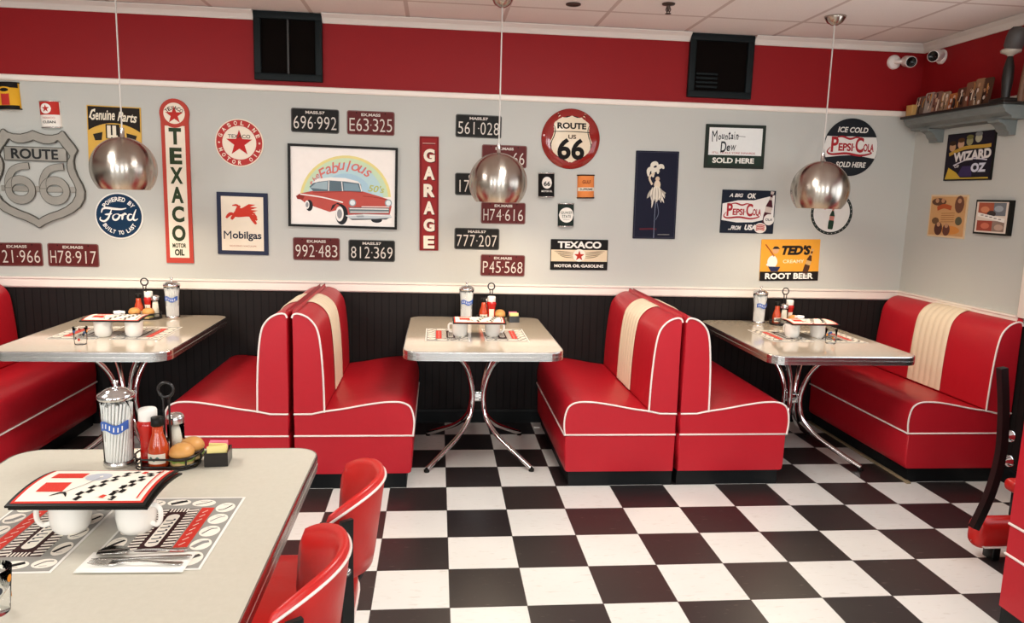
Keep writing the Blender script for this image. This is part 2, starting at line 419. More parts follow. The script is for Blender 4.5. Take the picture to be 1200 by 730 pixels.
for k in range(4):
    y = WY0+(WY1-WY0)*k/3; WR.box(XW+.04, XW+.08, max(WY0, y-.025), min(WY1, y+.025), WZ0, WZ1, TRIMW)
struct(WR, 'window_1')
def crown_prof(): return [(0, ZK), (.012, ZK), (.02, ZK+.012), (.035, ZK+.03), (.055, ZK+.042), (.065, ZK+.048), (.065, ZC-.004), (0, ZC-.004)]
def trim_back(prof, m, name, x0=XL, x1=XW, inset=True):
    mb = MB(); n = len(prof)
    ra = [(x0, YW-p[0], p[1]) for p in prof]; rb = [(x1-(p[0] if inset else 0), YW-p[0], p[1]) for p in prof]
    mb.grid([ra, rb], m, False, closeu=True); mb.poly(ra, m); mb.poly(rb, m); return struct(mb, name)
def trim_right(prof, m, name, y0=YF, y1=YW):
    mb = MB()
    ra = [(XW-p[0], y0, p[1]) for p in prof]; rb = [(XW-p[0], y1-p[0], p[1]) for p in prof]
    mb.grid([ra, rb], m, False, closeu=True); mb.poly(ra, m); mb.poly(rb, m); return struct(mb, name)
CROWN = mat('crown_paint', '#ded6cd', .5, bump=.03, bscale=30, vary=.03)
VENTS = ((296, 12, 378, 96.5), (810, 39, 880, 116.5))
def vent_box(px0, py0, px1, py1):
    a, b = on_y(px0, py0, YW-.03), on_y(px1, py1, YW-.03); return a.x, b.x, b.z
mbc = MB(); pc = crown_prof(); xs = [XL]+[x for v in VENTS for x in vent_box(*v)[:2]]+[XW]
for k in range(0, 6, 2):
    e = pc; ra = [(xs[k], YW-p[0], p[1]) for p in pc]; rb = [(xs[k+1]-(p[0] if k == 4 else 0), YW-p[0], p[1]) for p in pc]
    mbc.grid([ra, rb], CROWN, False, closeu=True); mbc.poly(ra, CROWN); mbc.poly(rb, CROWN)
struct(mbc, 'trim_1'); trim_right(crown_prof(), CROWN, 'trim_2')
tp = [(0, ZT0), (.014, ZT0), (.02, ZT0+.008), (.02, ZT1-.006), (.012, ZT1), (0, ZT1)]
trim_back(tp, TRIMW, 'trim_3'); trim_right(tp, TRIMW, 'trim_4')
rp = [(0, ZR0), (.012, ZR0), (.02, ZR0+.008), (.02, ZR1-.016), (.03, ZR1-.01), (.03, ZR1), (0, ZR1)]
trim_back(rp, TRIMW, 'trim_5'); trim_right(rp, TRIMW, 'trim_6', y0=WY1+CAS+.0)
bp_ = [(0, 0), (.014, 0), (.014, .08), (.008, .095), (0, .095)]
trim_back(bp_, KICK, 'baseboard_back'); trim_right(bp_, KICK, 'baseboard_right')
struct(MB().rbox(2.668, 2.696, -.335, .87, 0, .012, .004, mat('tan_strip', '#8f7f63', .5, vary=.15), 2), 'trim_7')

# ------------------------------------------------------------------ light: daylight through the windows, added ceiling fill panels, pendants
wd = bpy.data.worlds.new('daylight'); S.world = wd; wd.use_nodes = True
sky = wd.node_tree.nodes.new('ShaderNodeTexSky'); sky.sky_type = 'HOSEK_WILKIE'; sky.turbidity = 6; sky.sun_direction = (-.3, .5, .8)
bgn = wd.node_tree.nodes['Background']; wd.node_tree.links.new(sky.outputs[0], bgn.inputs['Color']); bgn.inputs['Strength'].default_value = .9
def area(name, loc, rot, sx, sy, e, col=(1, 1, 1)):
    l = bpy.data.lights.new(name, 'AREA'); l.shape = 'RECTANGLE'; l.size = sx; l.size_y = sy; l.energy = e; l.color = col
    o = bpy.data.objects.new(name, l); COL.objects.link(o); o.location = loc; o.rotation_euler = rot; return o
for k in range(NWIN):
    area('window_daylight', (FWC[k], YF-.12, (FZ0+FZ1)/2), (PI/2, 0, 0), FWW, FZ1-FZ0, 82, (.94, .98, 1))
for k in range(3):
    ww = (WY1-WY0)/3
    area('window_daylight', (XW+.12, WY0+ww*(k+.5), (WZ0+WZ1)/2), (PI/2, 0, PI/2), ww-.06, WZ1-WZ0, 10, (.9, .95, 1))
FILL_LENS = mat('fill_panel_lens', '#fff4e4', .5, emit=4); FILL_FRAME = mat('fill_panel_frame', '#e8e4de', .5, vary=.02)
for x in (-2.4, .645):  # unseen lit panels added to the ceiling as soft fill from above
    for y in (-1.40, -4.45):
        t = thing('fill_panel', 'flat lit fill panel added to the ceiling tile grid, out of view', 'fill light', (x, y, ZC), group='added ceiling fill panels')
        f = MB()
        for a in ((-.3, .3, -.6, -.57), (-.3, .3, .57, .6), (-.3, -.27, -.57, .57), (.27, .3, -.57, .57)): f.box(*a, -.02, -.001, FILL_FRAME)
        f.build('frame', t); MB().box(-.27, .27, -.57, .57, -.012, -.006, FILL_LENS).build('diffuser', t)
        area('fill_panel_light', (x, y, ZC-.03), (0, 0, 0), .54, 1.14, 44 if y > -3 else 10, (1, .97, .93))
S.view_settings.view_transform = 'Standard'; S.view_settings.look = 'None'; S.view_settings.gamma = 1; S.view_settings.exposure = -.2
S.view_settings.use_curve_mapping = False
S.cycles.transparent_max_bounces = 32

# ------------------------------------------------------------------ things fixed to ceiling and upper wall
def pendant(x, y, zc, label):
    t = thing('pendant_lamp', label, 'lamp', (x, y, ZC), group='pendant lamps over the booths')
    R = .173; zc -= ZC
    out = [(R*math.cos(a), zc+R*math.sin(a)) for a in [math.radians(-41+129*k/26) for k in range(27)]]
    out.append((.012, zc+R+.002)); inn = [(r-.003 if r > .02 else r, z-.002) for r, z in out[::-1]]
    sh = MB().lathe(out, PEND, 48, cap=False).lathe(inn, PENDIN, 48, cap=False).lathe([out[0], inn[-1]], PEND, 48, cap=False).build('lamp_shade', t, weld=False, recalc=False)
    MB().lathe([(.012, zc+R+.05), (.012, zc+R-.01), (.02, zc+R-.012), (.02, zc+R-.08), (.0001, zc+R-.08)], STEEL, 16).build('lamp_socket', t)
    MB().lathe([(.0001, -.052), (.02, -.05), (.045, -.035), (.06, -.012), (.063, -.001), (.0001, -.001)], PEND, 28).build('canopy', t)
    MB().tube([(0, 0, -.045), (0, 0, zc+R+.03)], .0042, CORD, 8).build('cord', t)
    bz = zc+.03
    MB().lathe([(.0001, bz-.045), (.02, bz-.042), (.033, bz-.022), (.034, bz), (.02, bz+.035), (.014, bz+.05), (.0001, bz+.05)], mat('bulb', '#ffdca8', .4, emit=9), 16).build('bulb', t)
    l = bpy.data.lights.new('pendant_light', 'SPOT'); l.energy = 26; l.color = (1, .8, .58); l.shadow_soft_size = .1; l.spot_size = math.radians(165); l.spot_blend = .5
    o = bpy.data.objects.new('pendant_light', l); COL.objects.link(o); o.parent = t; o.location = (0, 0, bz-.12)
pendant(-1.815, .22, 1.682, 'brushed metal globe pendant lamp hanging in front of the yellow and black sign at left')
pendant(.288, .25, 1.667, 'brushed metal globe pendant lamp hanging over the middle booth table')
pendant(2.285, .25, 1.682, 'brushed metal globe pendant lamp hanging over the right booth table')
VB = mat('black_vent_frame', '#151b1c', .5, vary=.1, spec=.15); VD = mat('dark_vent_back', '#0e0907', .8, vary=.3, spec=.05)
def vent(px0, py0, px1, py1, label, bar):
    x0, x1, z0 = vent_box(px0, py0, px1, py1); z1 = ZC-.004
    t = thing('wall_vent', label, 'vent', ((x0+x1)/2, YW, z0), group='black recessed wall vents')
    w, h = x1-x0, z1-z0; f = MB(); fw = .045
    f.rbox(-w/2, w/2, -.034, -.001, 0, fw, .006, VB); f.rbox(-w/2, w/2, -.034, -.001, h-fw, h, .006, VB)
    f.rbox(-w/2, -w/2+fw, -.034, -.001, fw-.004, h-fw+.004, .006, VB); f.rbox(w/2-fw, w/2, -.034, -.001, fw-.004, h-fw+.004, .006, VB)
    f.build('frame', t)
    MB().box(-w/2+fw-.004, w/2-fw+.004, -.012, -.002, fw-.004, h-fw+.004, VD).build('back_panel', t)
    if bar: MB().box(-.006, .006, -.03, -.012, fw-.002, h-fw+.002, mat('vent_bar', '#2b2723', .4, vary=.1)).build('divider', t)
    l = MB()
    for k in range(4): l.box(-w/2+fw+.01, (-.02 if not bar else -.02), -.03, -.012, fw+.02+k*.028, fw+.032+k*.028, VB)
    if not bar: l.build('louvre', t)
vent(*VENTS[0], 'black framed wall vent with a centre divider in red band above the car picture', True)
vent(*VENTS[1], 'plain black framed wall vent in red band left of the right lamp cord', False)
t = thing('sprinkler_head', 'dark pendent sprinkler head on ceiling left of the plain black vent', 'sprinkler', (1.235, .165, ZC))
BRZ = mat('dark_bronze', '#4a3c34', .4, .6, vary=.1)
MB().lathe([(.038, -.001), (.036, -.008), (.018, -.012), (.0001, -.012)], BRZ, 20).build('cover_plate', t)
MB().lathe([(.011, -.01), (.009, -.03), (.006, -.045), (.0001, -.045)], BRZ, 12).tube([(.009, 0, -.02), (.014, 0, -.035), (.004, 0, -.055)], .003, BRZ, 6).tube([(-.009, 0, -.02), (-.014, 0, -.035), (-.004, 0, -.055)], .003, BRZ, 6).build('frame', t)
MB().lathe([(.0001, -.055), (.017, -.055), (.017, -.058), (.0001, -.058)], BRZ, 14).build('deflector', t)
t = tag(MB().lathe([(.044, -.001), (.044, -.007), (.036, -.009), (.034, -.003), (.0001, -.003)], BRZ, 24).build('ceiling_speaker', loc=(.705, .29, ZC)), 'small flat dark round cap on ceiling beside the middle lamp cord', 'ceiling cap')
CAMW = mat('camera_white', '#e6dcd6', .35, vary=.03); CAMB = mat('camera_black', '#0c0f0d', .25, vary=.05)
def cctv(loc, rz, yaw, sd, label):
    t = thing('security_camera', label, 'security camera', loc, (0, 0, rz), 'security cameras in the corner')
    Tx = Matrix.Rotation(PI/2, 4, 'X')
    MB().lathe([(.048, 0), (.048, .012), (.04, .022), (.0001, .024)], CAMW, 24, T=Tx).build('mount', t)
    MB().tube([(0, -.02, 0), (0, -.05, -.004), (.03*sd, -.06, -.004)], .014, CAMW, 10).build('arm', t)
    M_ = Matrix.Translation((.055*sd, -.075, -.004)) @ Matrix.Rotation(yaw, 4, 'Z') @ Matrix.Rotation(math.radians(12), 4, 'X') @ Tx
    MB().lathe([(.0001, -.05), (.03, -.048), (.036, -.03), (.037, .06), (.0365, .072), (.033, .072)], CAMW, 24, T=M_, cap=False).build('body', t)
    MB().lathe([(.034, .05), (.034, .068), (.025, .069), (.022, .062), (.0001, .062)], CAMB, 24, T=M_, cap=False).build('lens', t)
p = on_y(1047, 73); cctv((p.x, YW, p.z), 0, -.22, 1, 'white bullet security camera mounted on the back wall in the corner')
p = on_x(1104.5, 66.5); cctv((XW, p.y, p.z), -PI/2, .62, 1, 'white bullet security camera mounted on the right wall above the shelf')
# ------------------------------------------------------------------ booths
L_ = 1.16; H_ = L_/2
BACK = [(.004, .4195), (.004, .935), (.012, .952), (.03, .958), (.058, .952), (.088, .936), (.115, .908), (.134, .87), (.147, .80), (.156, .70), (.162, .58), (.165, .445), (.165, .436), (.10, .4195)]
SEATP = [(.17, .434), (.26, .447), (.36, .466), (.46, .482), (.53, .486), (.575, .482), (.608, .466), (.626, .44), (.636, .395), (.638, .35), (.632, .298)]
def smooth_prof(p, n=3): return [(q.x, q.y) for q in spline([(a, b, 0) for a, b in p], n)]
def extr(prof, m, y0, y1, mb=None, crown=0):
    """closed profile in (d, z) run along y; rounded ends"""
    mb = mb or MB(); ys = [y0, y0+.006, y0+.02] + [y0+.02+(y1-y0-.04)*k/6 for k in range(1, 6)] + [y1-.02, y1-.006, y1]
    cx = sum(p[0] for p in prof)/len(prof); cz = sum(p[1] for p in prof)/len(prof); rows = []
    for i, y in enumerate(ys):
        k = .006 if i in (0, len(ys)-1) else (.0018 if i in (1, len(ys)-2) else 0)
        rows.append([(p[0]+(cx-p[0])/max(.05, math.hypot(cx-p[0], cz-p[1]))*k, y, p[1]+(cz-p[1])/max(.05, math.hypot(cx-p[0], cz-p[1]))*k) for p in prof])
    mb.grid(rows, m, True, closeu=True); mb.poly(rows[0], m); mb.poly(rows[-1], m); return mb
def make_booth(label, loc, rz):
    t = thing('booth_bench', label, 'booth', loc, (0, 0, rz), 'red vinyl diner booths')
    MB().box(.008, .60, -H_+.012, H_-.012, 0, .088, KICK).build('plinth', t)
    body = [(.004, .084), (.615, .084), (.624, .09), (.628, .12), (.63, .298), (.004, .298)]
    extr(body, RED, -H_, H_).build('seat_box', t)
    sp = [(.004, .3), (.004, .418)] + smooth_prof([(.10, .419)]+SEATP)
    cu = extr(sp, RED, -H_, H_).build('seat_cushion', t)
    bk = extr(smooth_prof(BACK[:13])+[(.10, .4195)], RED, -H_+.0008, H_-.0008).build('backrest', t)
    # cream stripe with six channels
    fp = smooth_prof(BACK[2:12], 4); rows = []; y0, y1 = -.168, .168; nc = 6; per = 6
    fp = [q for q in fp if q[1] > .435]
    for j in range(nc*per+1):
        y = y0+(y1-y0)*j/(nc*per); b = .0035+.0045*abs(math.sin(PI*j/per))
        row = []
        for i, (d, z) in enumerate(fp):
            a, c = fp[max(0, i-1)], fp[min(len(fp)-1, i+1)]; tx, tz = c[0]-a[0], c[1]-a[1]; l = math.hypot(tx, tz) or 1
            row.append((d-tz/l*b, y, z+tx/l*b))
        rows.append(row)
    MB().grid(rows, CREAM, True).build('stripe', bk)
    pr = .0052
    for sgn in ((1,) if rz > 3 else (-1,)):
        y = sgn*(H_+.001)
        MB().tube([(d, y, z) for d, z in smooth_prof(BACK[1:12], 3)] + [(.165, y, .428)], pr, PIPE, 7).build('piping', bk)
        MB().tube([(.006, y, .418)]+[(d, y, z) for d, z in smooth_prof([(.10, .419)]+SEATP, 3)], pr, PIPE, 7).build('piping', cu)
    fs = -1 if rz > 3 else 1
    MB().tube([(.006, fs*(-H_-.001), .298), (.634, fs*(-H_-.001), .298), (.636, fs*(H_-.004), .298)], pr, PIPE, 7).build('piping', cu)
    return t
YB = -.312+H_
make_booth('red booth bench at left edge, facing right under the left table', (-2.935, YB, 0), 0)
make_booth('red booth bench with its back to another, seat towards the left table', (-.832, YB, 0), PI)
make_booth('red booth bench with cream stripe, seat on the left side of the middle table', (-.816, YB, 0), 0)
make_booth('red booth bench with cream stripe, seat on the right side of the middle table', (1.279, YB, 0), PI)
make_booth('red booth bench with its back to another, seat towards the right table', (1.291, YB, 0), 0)
make_booth('red booth bench with cream stripe backed against the right wall', (XW-.005, YB, 0), PI)
make_booth('red booth bench cropped by the right edge, closest to the viewer', (2.11+H_, -1.745, 0), -PI/2)

# ------------------------------------------------------------------ tables
def lam_mat(name, a, b, rough):
    m, nt, bs = node_mat(name, rough, .5)
    tc = N(nt, 'ShaderNodeTexCoord'); n1 = N(nt, 'ShaderNodeTexNoise'); n1.inputs['Scale'].default_value = 55; n1.inputs['Detail'].default_value = 5; n1.inputs['Roughness'].default_value = .7
    nt.links.new(tc.outputs['Object'], n1.inputs['Vector'])
    nt.links.new(mixc(nt, n1.outputs['Fac'], lin(a), lin(b)), bs.inputs['Base Color']); bs.inputs['Coat Weight'].default_value = .8 if rough < .3 else .2; bs.inputs['Coat Roughness'].default_value = .05 if rough < .3 else .15
    return m
LAM = lam_mat('cream_laminate', '#c8b9a2', '#dccfba', .13); LAM2 = lam_mat('pale_laminate', '#c3bead', '#d2cdbe', .35)
def make_table(label, loc, w, l, r, lam):
    """cream top with ribbed metal band on a four-tube chrome pedestal; origin on the floor under its centre"""
    t = thing('diner_table', label, 'table', loc, group='laminate diner tables with metal edges')
    MB().prism(rrect(w-.006, l-.006, r-.003, 8), .722, .762, lam).build('tabletop', t)
    b = MB(); outl = rrect(w, l, r, 8); n = len(outl)
    prof = [(.0, .7625), (.004, .7625), (.006, .758)]
    for k in range(2): z = .756-.021*k; prof += [(.0065, z), (.0065, z-.016), (.0048, z-.0175), (.0048, z-.0195)]
    prof += [(.005, .713), (.0, .7125)]
    rows = []
    for i in range(n):
        a, c = Vector(outl[i-1]), Vector(outl[(i+1) % n]); d = (c-a).normalized(); q = Vector((d.y, -d.x)); p = Vector(outl[i])
        rows.append([(p.x+q.x*(o_-.006), p.y+q.y*(o_-.006), z) for o_, z in prof])
    rows.append(rows[0]); b.grid(rows, STEEL, False); b.build('edge_band', t)
    fx, fy = .305, .335
    for sx in (-1, 1):
        for sy in (-1, 1):
            path = spline([(sx*.245, sy*.25, .712), (sx*.19, sy*.195, .69), (sx*.118, sy*.125, .63), (sx*.064, sy*.07, .53), (sx*.038, sy*.042, .42), (sx*.035, sy*.039, .33), (sx*.054, sy*.06, .235), (sx*.115, sy*.126, .15), (sx*.21, sy*.23, .08), (sx*fx, sy*fy, .018)], 6)
            lg = MB().tube(path, .0155, CHROME, 12).build('leg', t)
            MB().lathe([(.0001, 0), (.016, 0), (.017, .014), (.0001, .018)], BLACKPL, 12, T=Matrix.Translation((sx*fx, sy*fy, 0))).build('glide', lg)
    MB().rbox(-.03, .03, -.034, .034, .335, .40, .008, CHROME).build('clamp', t)
    MB().rbox(-.27, .27, -.28, .28, .706, .721, .006, BLACKMETAL).build('top_plate', t)
    return t
TM = (.195, .262); TL = (-1.853, .2); TR = (2.21, .225)
make_table('cream topped diner table in the middle of the back wall on chrome legs', (*TM, 0), .875, 1.17, .09, LAM)
make_table('cream topped diner table at left by the back wall on chrome legs', (*TL, 0), .875, 1.17, .09, LAM)
make_table('cream topped diner table at right by the back wall on chrome legs', (*TR, 0), .875, 1.2, .09, LAM)
FT = (-.9, -2.43)
make_table('pale diner table close to the viewer at lower left, red chairs beside it', (*FT, 0), .925, 1.19, .08, LAM2)

# ------------------------------------------------------------------ tub chairs (local: faces +x)
def make_chair(label, loc, rz):
    t = thing('tub_chair', label, 'chair', loc, (0, 0, rz), 'red tub chairs with black bars')
    o = []
    for k in range(40):
        a = 2*PI*k/40; c, s_ = math.cos(a), math.sin(a); e = .55 if c < 0 else .42
        o.append((math.copysign(abs(c)**e, c)*.215, math.copysign(abs(s_)**e, s_)*.215))
    rows = []
    for k, z in ((.86, .405), (.97, .41), (1, .425), (1, .45), (.97, .468), (.86, .478), (.55, .484), (.2, .486)): rows.append([(p[0]*k, p[1]*k, z) for p in o])
    s = MB().grid(rows, CHAIRRED, True, closeu=True); s.poly(rows[0], CHAIRRED); s.poly(rows[-1], CHAIRRED); se = s.build('seat', t)
    MB().tube([(p[0]*1.005, p[1]*1.005, .418) for p in o], .005, PIPE, 7, closed=True).build('piping', se)
    MB().prism([(p[0]*.9, p[1]*.9) for p in o], .375, .407, BLACKMETAL).build('seat_frame', t)
    CX, A = -.058, math.radians(60)
    def cross(a):
        u = abs(a)/A; zt = .818-.05*u**3; zb = .545+.03*u**2; rr = .198; th = .031*(1-.45*u**6)
        p = []
        for (o_, z) in ((-th*.45, zb+.012), (-th*.5, zb+.10), (-th*.5, zt-.05), (-th*.42, zt-.015), (-th*.1, zt+.004), (th*.3, zt), (th*.5, zt-.02), (th*.5, zt-.1), (th*.5, zb+.05), (th*.45, zb+.01), (0, zb)):
            tl = (z-.6)*.13
            p.append((rr+o_+tl, z))
        return p
    rows = []; nA = 30
    for j in range(nA+1):
        a = -A+2*A*j/nA; cr = cross(a)
        rows.append([(CX-r*math.cos(a), r*math.sin(a), z) for r, z in cr])
    b = MB().grid(rows, CHAIRRED, True, closeu=True); 
    for e, sg in ((rows[0], -1), (rows[-1], 1)):
        c = Vector((sum(p[0] for p in e)/len(e), sum(p[1] for p in e)/len(e), sum(p[2] for p in e)/len(e)))
        tip = [tuple(Vector(p)*.6+c*.4+Vector((.012, sg*.012, 0))) for p in e]
        b.grid([e, tip], CHAIRRED, True, closeu=True); b.poly(tip, CHAIRRED)
    bk = b.build('backrest', t, weld=True)
    pip = []
    for j in range(nA+1):
        a = -A+2*A*j/nA; r, z = cross(a)[6]; pip.append((CX-(r+.001)*math.cos(a), (r+.001)*math.sin(a), z+.006))
    MB().tube(pip, .0038, PIPE, 7).build('piping', bk)
    for sg in (-1, 1):
        a = sg*math.radians(54); ca, sa = math.cos(a), math.sin(a)
        prof = [(.13, .392), (.19, .392), (.235, .402), (.263, .45), (.270, .52), (.267, .60), (.266, .68), (.268, .772)]
        pts = spline([(CX-r*ca, r*sa, z) for r, z in prof], 5)
        bar = MB()
        tn = Vector((sa, ca, 0)); up = []
        rowsb = []
        for i, q in enumerate(pts):
            d = (pts[min(i+1, len(pts)-1)]-pts[max(0, i-1)]).normalized(); nrm = d.cross(tn).normalized()
            rowsb.append([q+tn*.017+nrm*.006, q-tn*.017+nrm*.006, q-tn*.017-nrm*.006, q+tn*.017-nrm*.006])
        bar.grid(rowsb, BLACKMETAL, False, closeu=True); bar.poly(rowsb[0], BLACKMETAL); bar.poly(rowsb[-1], BLACKMETAL)
        br = bar.build('back_support', t)
        for z in (.63, .70):
            TT = Matrix.Translation((CX-.226*ca, .226*sa, z)) @ Matrix.Rotation(PI-a, 4, 'Z') @ Matrix.Rotation(PI/2, 4, 'Y')
            MB().lathe([(.008, -.012), (.008, .04), (.014, .04), (.014, .046), (.0001, .049)], CHROME, 12, T=TT).build('bolt', br)
    for sx in (-1, 1):
        for sy in (-1, 1):
            lg = MB().tube([(sx*.15, sy*.15, .38), (sx*.165, sy*.165, .25), (sx*.195, sy*.19, .02)], .0125, BLACKMETAL, 10).build('leg', t)
            MB().lathe([(.0001, 0), (.017, 0), (.016, .02), (.0001, .022)], BLACKPL, 10, T=Matrix.Translation((sx*.195, sy*.19, 0))).build('glide', lg)
    return t
make_chair('red tub chair at the foreground table, nearer the viewer, black bars on its back', (-.55, -2.65, 0), PI)
make_chair('red tub chair at the foreground table, farther from the viewer, near the booths', (-.503, -2.2, 0), PI)
# low padded seat on a black bar frame, mostly behind the right-hand booth end
t = thing('padded_seat', 'black bar framed seat with low red cushion behind the cropped right booth', 'seat', (2.62, -1.22, 0))
O = Vector((2.62, -1.22, 0))
for dy, nm in ((-.06, 0),):
    pts = [on_y(x, y, -1.28)-O+Vector((0, dy+.06, 0)) for x, y in ((1174.5, 431), (1176, 470), (1175.5, 500), (1173, 530), (1166, 560), (1156, 588), (1141, 619))]
    pts = spline(pts, 5); rb = []
    for i, q in enumerate(pts):
        d = (pts[min(i+1, len(pts)-1)]-pts[max(0, i-1)]).normalized(); nrm = d.cross(Vector((0, 1, 0))).normalized()
        rb.append([q+Vector((0, .016, 0))+nrm*.017, q-Vector((0, .016, 0))+nrm*.017, q-Vector((0, .016, 0))-nrm*.017, q+Vector((0, .016, 0))-nrm*.017])
    m = MB().grid(rb, BLACKMETAL, False, closeu=True); m.poly(rb[0], BLACKMETAL); m.poly(rb[-1], BLACKMETAL); br = m.build('side_bar', t)
    for px, py in ((1183, 511), (1181, 540)):
        q = on_y(px, py, -1.28)-O+Vector((0, dy+.06, 0))
        MB().lathe([(.0001, -.03), (.013, -.028), (.016, -.01), (.026, .0), (.026, .012), (.0001, .02)], CHROME, 14, T=Matrix.Translation(q) @ Matrix.Rotation(PI/2, 4, 'Y')).build('bolt', br)
a = on_y(1142, 628, -1.28)-O
cu = MB().rbox(a.x+.03, a.x+.42, -.05, .05, .055, .20, .045, CHAIRRED, 5).build('seat', t)
MB().tube([(a.x+.034, .0, .09), (a.x+.07, -.045, .072), (a.x+.40, -.047, .072)], .005, PIPE, 7).build('piping', cu)
MB().rbox(a.x+.20, a.x+.44, -.02, .06, .31, .37, .025, CHAIRRED, 4).build('upper_pad', t)
MB().rbox(a.x+.24, a.x+.42, .0, .05, .18, .32, .01, BLACKMETAL, 2).build('pad_post', t)
for x in (a.x+.14, a.x+.38):
    for y in (-.02,): MB().rbox(x-.018, x+.018, y-.018, y+.05, 0, .09, .004, BLACKMETAL, 2).build('leg', t)
# ------------------------------------------------------------------ table-top things (z = 0 at their base)
ZT = .7628
KRED = mat('ketchup_red', '#b5170f', .18, vary=.05, coat=.3); HOT = mat('hot_sauce_orange', '#b8401a', .15, vary=.1, coat=.4)
BUN = mat('toasted_bun', '#d39a55', .4, vary=.12, vscale=40); PATTY = mat('patty_brown', '#3c2416', .5, vary=.2, vscale=60)
LETT = mat('lettuce_green', '#7d9440', .45, vary=.2, vscale=50); BUNB = mat('bun_bottom', '#cfae76', .45, vary=.1)
SUGAR = mat('sugar_white', '#efe6d4', .8, bump=.3, bscale=300, vary=.05); YEL = mat('yellow_packet', '#ead98c', .55, vary=.08); PINK = mat('pink_packet', '#ef7f9d', .55, vary=.06)
STRAW = mat('straw_white', '#efece6', .35, vary=.03); BLUEB = mat('blue_logo_band', '#3c62b0', .4, vary=.05)
CADDYM = mat('caddy_black', '#120d0b', .3, vary=.1, coat=.2)
WHERE = {'left': 'on the left rear table', 'middle': 'on the middle table', 'right': 'on the right rear table', 'front': 'on the foreground table'}
PROTO = {}
def inst(kind, make, loc, rz, label, group=None):
    loc = (loc[0], loc[1], loc[2] if len(loc) > 2 else ZT)
    if kind not in PROTO:
        o = PROTO[kind] = make(); o.location = loc; o.rotation_euler = (0, 0, rz); o['label'] = label
        if group: o['group'] = group
        return o
    return dup(PROTO[kind], loc, rz, label, group)
def shell(outer, t, floor_z, m=GLASS, seg=32, name='glass'):
    """closed glass vessel: outer profile bottom->top, wall thickness t"""
    inn = [(max(.001, r-t), max(z, floor_z)) for r, z in outer[::-1] if z > floor_z-.002]
    prof = [(.0001, outer[0][1])]+outer+inn+[(.0001, floor_z)]
    return MB().lathe(prof, m, seg, cap=False)
def mk_straws():
    t = thing('straw_dispenser', '', 'straw dispenser')
    shell([(.038, .004), (.040, .0), (.041, .012), (.042, .08), (.045, .15), (.048, .212)], .004, .014).build('jar', t, weld=True)
    MB().lathe([(.0425, .0005), (.044, .004), (.043, .014), (.0415, .016)], STEEL, 32, cap=False).build('base_ring', t)
    MB().lathe([(.0495, .205), (.0515, .208), (.052, .216), (.049, .221), (.041, .223), (.039, .227), (.03, .233), (.016, .237), (.006, .238), (.005, .248), (.009, .252), (.009, .258), (.0001, .261)], CHROME, 32, cap=False).build('lid', t)
    band = MB(); rows = []
    for j in range(17):
        a = -PI/2-.95+1.9*j/16; dz = .006*math.sin(j*.5)
        rows.append([(.0455*math.cos(a), .0455*math.sin(a), .112+dz), (.047*math.cos(a), .047*math.sin(a), .14+dz)])
    band.grid(rows, BLUEB, True)
    for j in range(2, 14, 2):
        a = -PI/2-.95+1.9*j/16; a2 = a+.07; dz = .006*math.sin(j*.5)
        band.poly([(.0478*math.cos(q), .0478*math.sin(q), z) for q, z in ((a, .119+dz), (a2, .119+dz), (a2+.02, .133+dz), (a+.02, .133+dz))], PAPER)
    band.build('logo_band', t)
    return t
def mk_strawbundle():
    m = MB(); rnd = random.Random(3)
    for k in range(95):
        r, a = (.0332, k*2*PI/26) if k < 26 else (.031*math.sqrt(rnd.random()), rnd.random()*2*PI); b = a+(rnd.uniform(-.9, .9) if k >= 26 else .5); R2 = r*1.22
        m.tube([(r*math.cos(a), r*math.sin(a), .0), (R2*math.cos(b), R2*math.sin(b), .176+rnd.uniform(-.006, .008))], .0038, STRAW, 7)
    o = m.build('straws'); return tag(o, '', 'straws', None, 'stuff')
def mk_caddy():
    t = thing('condiment_caddy', '', 'caddy')
    o = rrect(.182, .125, .055, 8)
    MB().prism(o, 0, .006, CADDYM).build('tray', t)
    for z, k in ((.012, 1.0), (.036, 1.02)): MB().tube([(p[0]*k, p[1]*k, z) for p in o], .003, CADDYM, 7, closed=True).build('rail', t)
    for p in o[::6]: MB().tube([(p[0], p[1], .006), (p[0]*1.02, p[1]*1.02, .036)], .0025, CADDYM, 6).build('rail_post', t)
    h = MB()
    for s_ in (-1, 1): h.tube([(s_*.008, 0, .004), (s_*.008, 0, .20), (s_*.012, 0, .212)], .0032, CADDYM, 8)
    h.tube([(.022*math.sin(2*PI*k/24), 0, .232-.022*math.cos(2*PI*k/24)) for k in range(24)], .0042, CADDYM, 8, closed=True)
    h.build('handle', t)
    return t
def mk_ketchup():
    t = thing('ketchup_bottle', '', 'ketchup bottle')
    MB().lathe([(.0001, 0), (.024, 0), (.0255, .004), (.025, .02), (.0235, .055), (.0255, .085), (.031, .108), (.0315, .118), (.028, .126), (.024, .13), (.0001, .13)], KRED, 28).build('bottle', t)
    MB().lathe([(.0245, .126), (.0265, .128), (.0265, .158), (.024, .163), (.0001, .164)], PAPER, 28).build('cap', t)
    lb = MB(); rows = []
    for j in range(9):
        a = -PI/2-.7+1.4*j/8; rows.append([(r*math.cos(a), r*math.sin(a), z) for r, z in ((.0256, .022), (.0243, .055), (.0262, .08))])
    lb.grid(rows, P('#efe0d0'), True).build('label', t)
    return t
